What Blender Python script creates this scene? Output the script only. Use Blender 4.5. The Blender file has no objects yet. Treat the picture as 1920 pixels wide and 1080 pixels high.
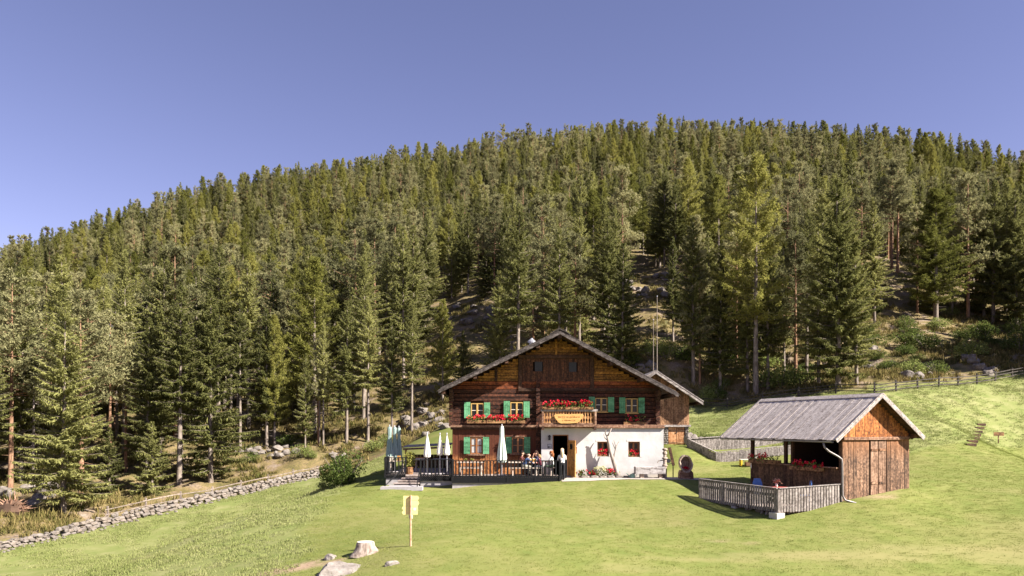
import bpy, bmesh, math, random
import numpy as np
from mathutils import Vector, Matrix, noise as mnoise

random.seed(7)
RNG = np.random.default_rng(11)
SC = bpy.context.scene
COL = SC.collection
R = math.radians

# ------------------------------------------------------------------ camera, sky, sun, exposure
F = 1400.0            # focal length in photo pixels (1920 wide)
HZ = 800.0            # photo row of the horizon (level camera, shifted lens)
ZC = 2.9              # camera height above the ground at the farmhouse wall
cam_d = bpy.data.cameras.new('camera')
cam = bpy.data.objects.new('camera', cam_d)
COL.objects.link(cam)
cam_d.sensor_fit = 'HORIZONTAL'
cam_d.sensor_width = 36.0
cam_d.lens = F / 1920 * 36.0
cam_d.shift_y = (HZ - 540) / 1920
cam_d.clip_start = 0.1
cam_d.clip_end = 4000
cam.location = (0, 0, ZC)
cam.rotation_euler = (R(90), 0, 0)
SC.camera = cam

SUN = Vector((2.94, -1.40, 2.62)).normalized()          # towards the sun
world = bpy.data.worlds.new('World')
SC.world = world
world.use_nodes = True
wn = world.node_tree
wn.nodes.clear()
w_out = wn.nodes.new('ShaderNodeOutputWorld')
w_bg = wn.nodes.new('ShaderNodeBackground')
w_sky = wn.nodes.new('ShaderNodeTexSky')
w_sky.sky_type = 'NISHITA'
w_sky.sun_disc = False
w_sky.sun_elevation = math.asin(SUN.z)
w_sky.sun_rotation = math.atan2(SUN.x, SUN.y)
w_sky.altitude = 1500
w_sky.air_density = 1.0
w_sky.dust_density = 0.2
w_sky.ozone_density = 1.6
w_mul = wn.nodes.new('ShaderNodeMix')
w_mul.data_type = 'RGBA'
w_mul.blend_type = 'MULTIPLY'
w_mul.inputs[0].default_value = 1.0
w_mul.inputs[7].default_value = (1.22, 0.885, 1.01, 1)
wn.links.new(w_sky.outputs[0], w_mul.inputs[6])
wn.links.new(w_mul.outputs[2], w_bg.inputs[0])
w_bg.inputs[1].default_value = 0.05
wn.links.new(w_bg.outputs[0], w_out.inputs[0])

sun_d = bpy.data.lights.new('sun', 'SUN')
sun_d.energy = 5.0
sun_d.angle = R(0.5)
sun_d.color = (1.0, 0.93, 0.83)
sun_o = bpy.data.objects.new('sun', sun_d)
COL.objects.link(sun_o)
sun_o.rotation_euler = (-SUN).to_track_quat('-Z', 'Y').to_euler()
sun_o.location = (60, -30, 80)

SC.view_settings.view_transform = 'Standard'
SC.view_settings.look = 'None'
SC.view_settings.gamma = 1.0
SC.view_settings.exposure = 1.75
SC.view_settings.use_curve_mapping = False
SC.cycles.use_denoising = True
SC.cycles.max_bounces = 6
SC.cycles.diffuse_bounces = 3
SC.cycles.glossy_bounces = 2
SC.cycles.transmission_bounces = 4
SC.cycles.transparent_max_bounces = 8
SC.cycles.caustics_reflective = False
SC.cycles.caustics_refractive = False

# ------------------------------------------------------------------ helpers: pixels, objects, meshes
def PX(px, py, Y):
    """point at depth Y on the sight line of a photo pixel"""
    return Vector(((px - 960) / F * Y, Y, ZC - (py - HZ) / F * Y))

def tag(o, label=None, cat=None, group=None, kind=None):
    if label: o['label'] = label
    if cat: o['category'] = cat
    if group: o['group'] = group
    if kind: o['kind'] = kind
    return o

ORG = {}
def thing(name, label, cat, loc=(0, 0, 0), group=None):
    o = bpy.data.objects.new(name, None)
    o.empty_display_size = 0.2
    COL.objects.link(o)
    o.location = loc
    ORG[o.name] = Vector(loc)
    return tag(o, label, cat, group)

def org(o):
    return ORG.get(o.name, Vector((0, 0, 0))) if o else Vector((0, 0, 0))

class MB:
    """mesh builder: collects faces in world coordinates, build() makes one object"""
    def __init__(s):
        s.v = []; s.f = []
    def add(s, vs, fs):
        b = len(s.v)
        s.v.extend([tuple(p) for p in vs])
        s.f.extend([tuple(i + b for i in f) for f in fs])
        return s
    def box(s, c, d, m=None):
        """box at centre c with full sizes d; m = 3x3 rotation"""
        c = Vector(c); vs = []
        for z in (-.5, .5):
            for y in (-.5, .5):
                for x in (-.5, .5):
                    p = Vector((x * d[0], y * d[1], z * d[2]))
                    vs.append(c + (m @ p if m else p))
        return s.add(vs, [(0, 2, 3, 1), (4, 5, 7, 6), (0, 1, 5, 4), (2, 6, 7, 3), (0, 4, 6, 2), (1, 3, 7, 5)])
    def ext(s, x0, x1, y0, y1, z0, z1):
        return s.box(((x0 + x1) / 2, (y0 + y1) / 2, (z0 + z1) / 2), (x1 - x0, y1 - y0, z1 - z0))
    def bar(s, a, b, w, h, up=(0, 0, 1)):
        a = Vector(a); b = Vector(b); d = b - a
        x = d.normalized(); y = Vector(up).cross(x)
        if y.length < 1e-4: y = Vector((0, 1, 0)).cross(x)
        y.normalize(); z = x.cross(y)
        m = Matrix((x, y, z)).transposed()
        return s.box((a + b) / 2, (d.length, w, h), m)
    def tube(s, pts, rad, n=8, cap=True, jit=0.0, seed=0):
        pts = [Vector(p) for p in pts]
        if not hasattr(rad, '__len__'): rad = [rad] * len(pts)
        rr = random.Random(seed)
        base = len(s.v); ref = None
        for i, p in enumerate(pts):
            t = (pts[min(i + 1, len(pts) - 1)] - pts[max(i - 1, 0)])
            if t.length < 1e-9: t = Vector((0, 0, 1))
            t.normalize()
            if ref is None:
                ref = t.orthogonal().normalized()
            ref = (ref - t * ref.dot(t))
            ref = ref.normalized() if ref.length > 1e-6 else t.orthogonal().normalized()
            b = t.cross(ref)
            for k in range(n):
                a = 2 * math.pi * k / n
                q = rad[i] * (1 + (rr.random() - .5) * jit)
                s.v.append(tuple(p + ref * math.cos(a) * q + b * math.sin(a) * q))
        for i in range(len(pts) - 1):
            for k in range(n):
                k2 = (k + 1) % n
                s.f.append((base + i * n + k, base + i * n + k2, base + (i + 1) * n + k2, base + (i + 1) * n + k))
        if cap:
            s.f.append(tuple(base + k for k in range(n))[::-1])
            s.f.append(tuple(base + (len(pts) - 1) * n + k for k in range(n)))
        return s
    def prism(s, poly, off):
        """poly: list of 3D points, extruded by off"""
        poly = [Vector(p) for p in poly]; off = Vector(off); n = len(poly)
        vs = poly + [p + off for p in poly]
        fs = [tuple(range(n))[::-1], tuple(range(n, 2 * n))]
        fs += [(i, (i + 1) % n, n + (i + 1) % n, n + i) for i in range(n)]
        return s.add(vs, fs)
    def ball(s, c, r, n=8, m=5, jit=0.0, seed=0):
        rr = random.Random(seed); c = Vector(c)
        r = r if hasattr(r, '__len__') else (r, r, r)
        vs = [c + Vector((0, 0, -r[2]))]
        for j in range(1, m):
            t = math.pi * j / m
            for i in range(n):
                a = 2 * math.pi * i / n
                q = 1 + (rr.random() - .5) * jit
                vs.append(c + Vector((r[0] * math.sin(t) * math.cos(a), r[1] * math.sin(t) * math.sin(a), -r[2] * math.cos(t))) * 1.0 * q if False else
                          c + Vector((r[0] * math.sin(t) * math.cos(a) * q, r[1] * math.sin(t) * math.sin(a) * q, -r[2] * math.cos(t) * q)))
        vs.append(c + Vector((0, 0, r[2])))
        fs = []
        for i in range(n):
            fs.append((0, 1 + (i + 1) % n, 1 + i))
            fs.append((len(vs) - 1, 1 + (m - 2) * n + i, 1 + (m - 2) * n + (i + 1) % n))
        for j in range(m - 2):
            for i in range(n):
                a = 1 + j * n; b = 1 + (j + 1) * n; i2 = (i + 1) % n
                fs.append((a + i, a + i2, b + i2, b + i))
        return s.add(vs, fs)
    def mesh(s, name, mat=None, o=Vector((0, 0, 0)), smooth=False):
        me = bpy.data.meshes.new(name)
        me.from_pydata([(p[0] - o.x, p[1] - o.y, p[2] - o.z) for p in s.v], [], s.f)
        me.update()
        if mat: me.materials.append(mat)
        if smooth:
            me.polygons.foreach_set('use_smooth', [True] * len(me.polygons))
        return me
    def build(s, name, mat, parent=None, smooth=False, bevel=0.0, base=None):
        o = Vector((0, 0, 0))
        if parent is None:
            if base is None:
                xs = np.array(s.v); base = (xs[:, 0].mean(), xs[:, 1].mean(), xs[:, 2].min())
            o = Vector(base)
        else:
            o = org(parent)
        me = s.mesh(name, mat, o, smooth)
        ob = bpy.data.objects.new(name, me)
        COL.objects.link(ob)
        if parent is not None:
            ob.parent = parent
            ORG[ob.name] = o
        else:
            ob.location = o
            ORG[ob.name] = o
        if bevel > 0:
            b = ob.modifiers.new('bevel', 'BEVEL'); b.width = bevel; b.segments = 1; b.limit_method = 'ANGLE'
        return ob

_unit = {}
def unit_mesh(mat, kind='plank', var=0):
    """unit shapes, shared by alike pieces: plank (slightly uneven bevelled box), log (rounded)"""
    key = (mat.name, kind, var)
    if key in _unit: return _unit[key]
    rr = random.Random(var * 17 + len(kind))
    m = MB()
    if kind == 'plank':
        e = [(rr.random() - .5) * .03 for _ in range(8)]
        b = .06
        ring = [(-.5, -.5 + b), (-.5 + b, -.5), (.5 - b, -.5), (.5, -.5 + b), (.5, .5 - b), (.5 - b, .5), (-.5 + b, .5), (-.5, .5 - b)]
        k = 3
        for i in range(k):
            x = -.5 + i / (k - 1)
            wv = (rr.random() - .5) * .05
            m.v.extend([(x, y + wv + e[j] * (i - 1), z) for j, (y, z) in enumerate(ring)])
        for i in range(k - 1):
            for j in range(8):
                j2 = (j + 1) % 8
                m.f.append((i * 8 + j, i * 8 + j2, (i + 1) * 8 + j2, (i + 1) * 8 + j))
        m.f.append(tuple(range(8))[::-1]); m.f.append(tuple(range((k - 1) * 8, k * 8)))
    elif kind == 'log':
        ring = [(-.5, -.3), (-.44, -.46), (.44, -.48), (.5, -.3), (.5, .3), (.44, .47), (-.44, .48), (-.5, .3)]
        k = 4
        for i in range(k):
            x = -.5 + i / (k - 1); w1 = (rr.random() - .5) * .06; w2 = (rr.random() - .5) * .06
            m.v.extend([(x, y + w1, z + w2) for (y, z) in ring])
        for i in range(k - 1):
            for j in range(8):
                j2 = (j + 1) % 8
                m.f.append((i * 8 + j, i * 8 + j2, (i + 1) * 8 + j2, (i + 1) * 8 + j))
        m.f.append(tuple(range(8))[::-1]); m.f.append(tuple(range((k - 1) * 8, k * 8)))
    elif kind == 'stone':
        bm = bmesh.new(); bmesh.ops.create_icosphere(bm, subdivisions=1, radius=.5)
        for v in bm.verts:
            v.co = Vector((max(-.42, min(.42, v.co.x * 1.25)), max(-.42, min(.42, v.co.y * 1.25)), max(-.4, min(.4, v.co.z * 1.25))))
            v.co *= 1 + (rr.random() - .5) * .35
        me = bpy.data.meshes.new('stone'); bm.to_mesh(me); bm.free(); me.materials.append(mat)
        _unit[key] = me
        return me
    elif kind == 'bar':
        m.box((0, 0, 0), (1, 1, 1))
    me = m.mesh(kind, mat)
    _unit[key] = me
    return me

def piece(name, parent, mat, a, b, w, h, up=(0, 0, 1), kind='plank', nvar=4, roll=0.0):
    """a shared-mesh piece from a to b (its local x axis), w across, h thick towards `up`"""
    a = Vector(a); b = Vector(b); d = b - a
    x = d.normalized(); z = Vector(up); z = z - x * z.dot(x)
    if z.length < 1e-5: z = x.orthogonal()
    z.normalize(); y = z.cross(x)
    o = bpy.data.objects.new(name, unit_mesh(mat, kind, random.randrange(nvar)))
    COL.objects.link(o)
    m = Matrix((x * d.length, y * w, z * h)).transposed().to_4x4()
    if roll: m = m @ Matrix.Rotation(roll, 4, 'X')
    m.translation = (a + b) / 2 - org(parent)
    o.parent = parent
    o.matrix_local = m
    ORG[o.name] = org(parent)
    return o

# ------------------------------------------------------------------ materials
def mat_new(name):
    m = bpy.data.materials.new(name); m.use_nodes = True
    nt = m.node_tree; nt.nodes.clear()
    out = nt.nodes.new('ShaderNodeOutputMaterial')
    return m, nt, out

def N(nt, t, **kw):
    n = nt.nodes.new(t)
    for k, v in kw.items():
        if k == 'inp':
            for kk, vv in v.items(): n.inputs[kk].default_value = vv
        else: setattr(n, k, v)
    return n

def ramp(nt, fac, stops):
    r = nt.nodes.new('ShaderNodeValToRGB')
    el = r.color_ramp.elements
    while len(el) < len(stops): el.new(0.5)
    for e, (p, c) in zip(el, stops):
        e.position = p; e.color = (c[0], c[1], c[2], 1)
    nt.links.new(fac, r.inputs[0])
    return r.outputs[0]

def mixc(nt, fac, a, b, mode='MIX'):
    n = nt.nodes.new('ShaderNodeMix'); n.data_type = 'RGBA'; n.blend_type = mode
    for sock, val in ((0, fac), (6, a), (7, b)):
        if hasattr(val, 'is_linked') or hasattr(val, 'links'): nt.links.new(val, n.inputs[sock])
        elif isinstance(val, (tuple, list)): n.inputs[sock].default_value = (val[0], val[1], val[2], 1)
        else: n.inputs[sock].default_value = val
    return n.outputs[2]

def math_n(nt, op, a, b=None, clamp=False):
    n = nt.nodes.new('ShaderNodeMath'); n.operation = op; n.use_clamp = clamp
    for i, v in enumerate((a, b)):
        if v is None: continue
        if hasattr(v, 'links'): nt.links.new(v, n.inputs[i])
        else: n.inputs[i].default_value = v
    return n.outputs[0]

def coords(nt, space='world', scale=(1, 1, 1), rand=False):
    if space == 'world':
        src = nt.nodes.new('ShaderNodeNewGeometry').outputs['Position']
    else:
        src = nt.nodes.new('ShaderNodeTexCoord').outputs['Object']
    mp = nt.nodes.new('ShaderNodeMapping'); mp.inputs['Scale'].default_value = scale
    nt.links.new(src, mp.inputs[0])
    if rand:
        oi = nt.nodes.new('ShaderNodeObjectInfo')
        k = math_n(nt, 'MULTIPLY', oi.outputs['Random'], 93.0)
        cx = nt.nodes.new('ShaderNodeCombineXYZ')
        for i in range(3): nt.links.new(k, cx.inputs[i])
        nt.links.new(cx.outputs[0], mp.inputs['Location'])
    return mp.outputs[0]

def noise_n(nt, vec, scale=1.0, detail=4.0, rough=0.55):
    n = nt.nodes.new('ShaderNodeTexNoise')
    n.inputs['Scale'].default_value = scale; n.inputs['Detail'].default_value = detail; n.inputs['Roughness'].default_value = rough
    nt.links.new(vec, n.inputs['Vector'])
    return n.outputs['Fac']

def bump(nt, h, strength, dist):
    b = nt.nodes.new('ShaderNodeBump'); b.inputs['Strength'].default_value = strength; b.inputs['Distance'].default_value = dist
    nt.links.new(h, b.inputs['Height'])
    return b.outputs[0]

def principled(nt, out, col, rough=0.8, spec=0.3, nrm=None, metal=0.0):
    p = nt.nodes.new('ShaderNodeBsdfPrincipled')
    if hasattr(col, 'links'): nt.links.new(col, p.inputs['Base Color'])
    else: p.inputs['Base Color'].default_value = (col[0], col[1], col[2], 1)
    if hasattr(rough, 'links'): nt.links.new(rough, p.inputs['Roughness'])
    else: p.inputs['Roughness'].default_value = rough
    p.inputs['Specular IOR Level'].default_value = spec
    p.inputs['Metallic'].default_value = metal
    if nrm is not None: nt.links.new(nrm, p.inputs['Normal'])
    nt.links.new(p.outputs[0], out.inputs[0])
    return p

def m_plain(name, col, rough=0.7, spec=0.3, var=0.12, scale=9.0, metal=0.0, bs=0.15):
    """painted / plain surface with slight unevenness"""
    m, nt, out = mat_new(name)
    n = noise_n(nt, coords(nt, 'world', (1, 1, 1)), scale, 5)
    c = ramp(nt, n, [(0.3, [x * (1 - var) for x in col]), (0.7, [min(1, x * (1 + var)) for x in col])])
    principled(nt, out, c, rough, spec, bump(nt, n, bs, 0.01), metal)
    return m

def m_wood(name, dark, mid, light, axis='object', grain=1.0, rough=0.75, varamt=0.35, knots=True, zfade=None):
    """weathered board: grain along local x (object) or along world x / z"""
    m, nt, out = mat_new(name)
    sc = {'object': (1.2, 7, 7), 'x': (0.9, 16, 16), 'z': (16, 16, 0.9)}[axis]
    v = coords(nt, 'object' if axis == 'object' else 'world', tuple(k * grain for k in sc), rand=True)
    n1 = noise_n(nt, v, 1.0, 6, 0.68)
    n2 = noise_n(nt, coords(nt, 'world', (1, 1, 1), rand=True), 1.7, 3)
    n3 = noise_n(nt, coords(nt, 'world', (1, 1, 1), rand=True), 9.0, 4, .65)
    f = math_n(nt, 'ADD', math_n(nt, 'MULTIPLY', n1, 0.46), math_n(nt, 'ADD', math_n(nt, 'MULTIPLY', n2, 0.16), math_n(nt, 'MULTIPLY', n3, 0.38)))
    c = ramp(nt, f, [(0.39, [x * .55 for x in dark]), (0.45, dark), (0.52, mid), (0.60, light)])
    oi = nt.nodes.new('ShaderNodeObjectInfo')
    k = math_n(nt, 'ADD', math_n(nt, 'MULTIPLY', oi.outputs['Random'], varamt), 1 - varamt / 2)
    hsv = nt.nodes.new('ShaderNodeHueSaturation')
    nt.links.new(c, hsv.inputs['Color']); nt.links.new(k, hsv.inputs['Value'])
    c = hsv.outputs[0]
    if zfade:                       # weathering: silvered/darkened below, fresh wood where the eaves keep rain off
        z0, z1, wcol, amt = zfade
        g = nt.nodes.new('ShaderNodeNewGeometry'); sx = nt.nodes.new('ShaderNodeSeparateXYZ')
        nt.links.new(g.outputs['Position'], sx.inputs[0])
        mr = nt.nodes.new('ShaderNodeMapRange')
        mr.inputs[1].default_value = z0; mr.inputs[2].default_value = z1
        nt.links.new(math_n(nt, 'ADD', sx.outputs[2], math_n(nt, 'MULTIPLY', n2, 0.8)), mr.inputs[0])
        wc = ramp(nt, n1, [(0.35, [x * .5 for x in wcol]), (0.65, wcol)])
        c = mixc(nt, math_n(nt, 'MULTIPLY', mr.outputs[0], amt), c, wc)
    principled(nt, out, c, rough, 0.25, bump(nt, n1, 0.5, 0.012))
    return m

# ------------------------------------------------------------------ terrain
CP = []
def cp(px, py, Y): p = PX(px, py, Y); CP.append((p.x, p.y, p.z))
def cw(x, y, z): CP.append((x, y, z))
# lawn in front
cp(960, 1080, 22); cp(770, 1024, 25.6); cp(600, 1080, 24); cp(300, 1080, 29.5); cp(0, 1080, 37)
cp(1300, 1062, 24); cp(1600, 1080, 23); cp(1920, 1080, 24.5); cw(-2, 14, -2.4); cw(14, 14, -2.2); cw(30, 18, -1.2); cw(-16, 18, -3.4)
cw(0, 0, -3.6); cw(0, -30, -6); cw(50, -10, -2); cw(-50, 0, -8)
# house platform
for x in (-2, 2, 6, 9.5): cw(x, 42.6, -0.02); cw(x, 48, 0.0)
cw(-3.4, 41.0, -0.6); cw(-1, 41.0, -0.38); cw(1, 41.0, -0.22); cw(2.5, 41.0, -0.12); cw(-5.2, 41.6, -.55); cw(6, 40, -0.15); cw(9, 40, -0.12); cw(-6.8, 40.4, -0.5); cw(-8.5, 41, -0.8); cw(-8.5, 46, -0.35)
cp(960, 960, 34.6); cp(1200, 960, 34.8)
# hut
cw(14.9, 33.0, -0.42); cw(18.3, 34.6, 0.03); cw(11.3, 31.7, -1.07); cw(9.2, 37.0, -0.62); cw(12.4, 38.7, -0.45); cw(16.2, 40.2, 0.1)
cp(1760, 940, 33.5); cp(1900, 930, 34)
# lawn behind, right
cp(1350, 862, 49); cp(1275, 845, 49.5); cp(1275, 833, 53.2); cp(1420, 866, 48); cp(1560, 860, 47); cp(1703, 855, 48); cp(1860, 838, 55); cp(1960, 838, 58)
cp(1350, 800, 61); cp(1310, 768, 70); cp(1430, 754, 67); cp(1640, 738, 63); cp(1760, 726, 65); cp(1920, 703, 71); cp(1780, 800, 54.5)
# left bank and meadow
cp(600, 920, 47); cp(640, 905, 49); cp(450, 968, 40); cp(250, 1050, 33.5); cp(500, 930, 55); cp(450, 984, 43.5); cp(340, 1025, 40); cp(560, 942, 50); cp(350, 1008, 36.5); cp(350, 985, 48); cp(150, 1040, 42)
cp(0, 1032, 43); cp(200, 985, 49); cp(400, 937, 55); cp(600, 893, 62); cp(700, 868, 66)
# forest foot
cp(0, 900, 60); cp(200, 890, 64); cp(500, 862, 72); cp(650, 832, 75); cp(820, 806, 68); cp(760, 815, 74)
cp(870, 590, 115); cp(1230, 694, 76); cp(1250, 655, 86); cp(1220, 535, 120); cp(1680, 520, 122); cp(1900, 610, 104); cp(1700, 680, 78)
cp(1460, 700, 82); cp(1000, 700, 82); cp(600, 700, 112); cp(300, 740, 110)
# hill face and crest (rows of the ground under the trees)
for px, py, Y in ((0, 548, 262), (400, 418, 292), (700, 376, 300), (1000, 326, 302), (1170, 313, 302), (1400, 318, 302), (1650, 330, 298), (1900, 366, 290), (2300, 450, 290), (-300, 640, 262)):
    cp(px, py, Y)
    p = PX(px, py, Y); cw(p.x * 1.2, p.y * 1.22, p.z * .93); cw(p.x * 2.0, p.y * 2.0, p.z * 0.5)
for px, py, Y in ((100, 640, 190), (500, 530, 200), (900, 450, 205), (1300, 410, 205), (1700, 420, 200), (2100, 520, 190), (-200, 730, 170)):
    cp(px, py, Y)
cw(-120, 40, -12); cw(120, 60, 12); cw(80, 40, 5); cw(-70, 45, -7); cw(-60, 20, -8)
CP = np.array(CP)
_S = 50.0
def _tps_k(d2):
    return 0.5 * d2 * np.log(np.maximum(d2, 1e-12))
_P = CP[:, :2] / _S
_D = ((_P[:, None, :] - _P[None, :, :]) ** 2).sum(-1)
_n = len(_P)
_A = np.zeros((_n + 3, _n + 3)); _A[:_n, :_n] = _tps_k(_D) + np.eye(_n) * 1e-7
_A[:_n, _n] = 1; _A[:_n, _n + 1:] = _P; _A[_n, :_n] = 1; _A[_n + 1:, :_n] = _P.T
_W = np.linalg.solve(_A, np.concatenate([CP[:, 2], np.zeros(3)]))

_tab = RNG.random((256, 256))
def vnoise(x, y):
    xi = np.floor(x).astype(int); yi = np.floor(y).astype(int)
    fx = x - xi; fy = y - yi
    fx = fx * fx * (3 - 2 * fx); fy = fy * fy * (3 - 2 * fy)
    g = lambda a, b: _tab[a & 255, b & 255]
    return (g(xi, yi) * (1 - fx) + g(xi + 1, yi) * fx) * (1 - fy) + (g(xi, yi + 1) * (1 - fx) + g(xi + 1, yi + 1) * fx) * fy
def fbm(x, y, o=4):
    s = 0; a = .5
    for k in range(o):
        s = s + a * vnoise(x * 2 ** k + 17.3 * k, y * 2 ** k + 5.1 * k); a *= .5
    return s

EDGE = np.array([(-160, 8), (-60, 22), (-45, 32), (-29.5, 43), (-26.6, 49), (-22, 55), (-15.9, 62), (-12.3, 66), (-5.7, 68), (2.2, 70), (13, 68), (17.5, 70), (22.5, 67), (30.6, 63.5), (37.2, 65.5), (48.7, 71.5), (56, 74), (80, 77), (300, 130)])
def edge_y(x): return np.interp(x, EDGE[:, 0], EDGE[:, 1])

def ground_z(x, y):
    x = np.atleast_1d(np.asarray(x, float)); y = np.atleast_1d(np.asarray(y, float))
    out = np.empty(x.shape)
    xf = x.ravel(); yf = y.ravel(); of = np.empty(xf.shape)
    for i in range(0, len(xf), 20000):
        q = np.stack([xf[i:i + 20000], yf[i:i + 20000]], 1) / _S
        d = ((q[:, None, :] - _P[None]) ** 2).sum(-1)
        of[i:i + 20000] = _tps_k(d) @ _W[:_n] + _W[_n] + q @ _W[_n + 1:]
    # fine relief: soft on the lawn, rough in the wood
    fo = np.clip((yf - edge_y(xf)) / 6, 0, 1)
    of += (fbm(xf * .35, yf * .35, 3) - .45) * (0.10 + fo * 1.5)
    of += (fbm(xf * .05 + 9, yf * .05, 3) - .45) * fo * 5.0
    plat = np.exp(-((np.clip(np.abs(xf - 2) - 7.0, 0, None)) ** 2 + (np.clip(np.abs(yf - 47) - 5.0, 0, None)) ** 2) / 0.8)
    of = of * (1 - plat) + np.minimum(of, -0.02 + 0 * of) * plat
    return of.reshape(x.shape)

def gz(x, y): return float(ground_z(x, y)[0])

def hit(px, py, y0=18, y1=330):
    """where the sight line of a photo pixel meets the ground"""
    Ys = np.concatenate([np.arange(y0, 90, .25), np.arange(90, y1, 1.0)])
    xs = (px - 960) / F * Ys; zs = ZC - (py - HZ) / F * Ys
    g = ground_z(xs, Ys)
    k = np.nonzero(g >= zs)[0]
    i = k[0] if len(k) else len(Ys) - 1
    return Vector((xs[i], Ys[i], g[i]))

def axis(spans):
    a = []
    for s, e, d in spans: a.extend(np.arange(s, e, d))
    a.append(spans[-1][1]); return np.array(a)
gx = axis([(-900, -300, 40), (-300, -100, 8), (-100, -42, 3), (-42, 54, .5), (54, 110, 3), (110, 300, 8), (300, 900, 40)])
gy = axis([(-120, 0, 12), (0, 18, 2), (18, 78, .5), (78, 130, 1.5), (130, 340, 4), (340, 900, 30)])
GX, GY = np.meshgrid(gx, gy)
GZ = ground_z(GX, GY)
nx, ny = len(gx), len(gy)
idx = np.arange(nx * ny).reshape(ny, nx)
quads = np.stack([idx[:-1, :-1], idx[:-1, 1:], idx[1:, 1:], idx[1:, :-1]], -1).reshape(-1, 4)
gme = bpy.data.meshes.new('ground')
gme.vertices.add(nx * ny); gme.loops.add(len(quads) * 4); gme.polygons.add(len(quads))
gme.vertices.foreach_set('co', np.stack([GX, GY, GZ], -1).ravel())
gme.loops.foreach_set('vertex_index', quads.ravel())
gme.polygons.foreach_set('loop_start', np.arange(0, len(quads) * 4, 4))
gme.polygons.foreach_set('use_smooth', np.ones(len(quads), bool))
gme.update()

# where each cover grows: forest floor, rough meadow (slope right, bank left), mown lawn
MEADOW_EDGE = np.array([(8.6, 54), (12, 53.5), (16, 52.5), (19, 51.5), (25.6, 48.4), (31, 51), (35.3, 55), (42, 58.5), (80, 62)])
BANK = np.array([(18, -4.2), (24, -6.6), (28, -7.0), (34, -8.0), (40, -9.3), (44, -9.6), (48, -9.6), (75, -9.0)])   # Y -> X of the lawn's left rim
def cover(x, y):
    forest = np.clip((y - edge_y(x)) / 1.6 + (fbm(x * .6, y * .6, 2) - .45) * 2, 0, 1)
    me = np.interp(x, MEADOW_EDGE[:, 0], MEADOW_EDGE[:, 1], left=999)
    mead_r = np.clip((y - me) / .5, 0, 1) * (x > 8.0)
    bx = np.interp(y, BANK[:, 0], BANK[:, 1])
    mead_l = np.clip((bx - x) / 1.3 + (fbm(x * .9, y * .9, 2) - .45) * 2, 0, 1)
    mead = np.maximum(mead_r, mead_l)
    return forest, mead * (1 - forest), mead_r
fo, md, _ = cover(GX.ravel(), GY.ravel())
def dirt_at(x, y):
    d = np.zeros(x.shape)
    for px, py, rx, ry in ((560, 1066, 2.0, .3), (530, 1074, 1.6, .3), (600, 1058, .9, .3), (1625, 932, 1.1, .28), (1370, 1018, .8, .2)):
        q = hit(px, py); d = np.maximum(d, np.clip(1.3 - (((x - q.x) / rx) ** 2 + ((y - q.y + (x - q.x) * .25) / ry) ** 2) + (fbm(x * 2.2, y * 2.2, 3) - .45) * 2.2, 0, 1))
    return d * .9
def dry_at(x, y):
    d = np.zeros(x.shape)
    for px, py, rx, ry in ((1210, 1070, 2.2, .35), (1330, 1050, 2.6, .4), (1470, 1043, 2.8, .5), (1620, 1042, 3.2, .6), (1780, 1034, 3.5, .6), (1900, 1050, 3, .8), (250, 1052, 2, .8), (340, 1012, 2, .8), (430, 975, 2, .8), (520, 945, 1.8, .7), (590, 922, 1.5, .6), (1650, 925, 1.4, .5), (1300, 885, 2.5, 1.0)):
        q = hit(px, py); d = np.maximum(d, np.clip(1.2 - (((x - q.x) / rx) ** 2 + ((y - q.y) / ry) ** 2) * .8 + (fbm(x * 1.3, y * 1.3, 3) - .45) * 1.5, 0, 1))
    return d * .42
for nm, arr in (('forest', fo), ('meadow', md), ('dirt', dirt_at(GX.ravel(), GY.ravel())), ('dry', dry_at(GX.ravel(), GY.ravel()))):
    a = gme.attributes.new(nm, 'FLOAT', 'POINT'); a.data.foreach_set('value', arr.astype(np.float32))

m, nt, out = mat_new('ground_cover')
vw = coords(nt, 'world')
nA = noise_n(nt, vw, 0.16, 4); nB = noise_n(nt, vw, 0.9, 5, .6); nC = noise_n(nt, vw, 7.0, 6, .7); nD = noise_n(nt, vw, 0.45, 5, .65)
lawn = ramp(nt, nB, [(0.32, (0.125, 0.152, 0.036)), (0.5, (0.156, 0.172, 0.047)), (0.68, (0.190, 0.190, 0.063))])
lawn = mixc(nt, math_n(nt, 'MULTIPLY', ramp(nt, nA, [(.5, (0, 0, 0)), (.68, (1, 1, 1))]), .55), lawn, (0.205, 0.182, 0.075))
lawn = mixc(nt, math_n(nt, 'MULTIPLY', ramp(nt, nC, [(.40, (1, 1, 1)), (.56, (0, 0, 0))]), .10), lawn, (0.07, 0.105, 0.022))
mead = ramp(nt, nB, [(0.3, (0.135, 0.165, 0.046)), (0.5, (0.176, 0.188, 0.066)), (0.7, (0.228, 0.224, 0.100))])
mead = mixc(nt, math_n(nt, 'MULTIPLY', ramp(nt, nC, [(.42, (1, 1, 1)), (.56, (0, 0, 0))]), .14), mead, (0.085, 0.12, 0.03))
fl = ramp(nt, nD, [(0.30, (0.055, 0.058, 0.020)), (0.42, (0.135, 0.112, 0.042)), (0.52, (0.20, 0.15, 0.070)), (0.62, (0.215, 0.16, 0.115)), (0.75, (0.30, 0.26, 0.22))])
fl = mixc(nt, math_n(nt, 'MULTIPLY', ramp(nt, nC, [(.40, (1, 1, 1)), (.55, (0, 0, 0))]), .6), fl, (0.05, 0.042, 0.028))
aD = N(nt, 'ShaderNodeAttribute', attribute_name='dirt')
aF = N(nt, 'ShaderNodeAttribute', attribute_name='forest'); aM = N(nt, 'ShaderNodeAttribute', attribute_name='meadow')
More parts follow.
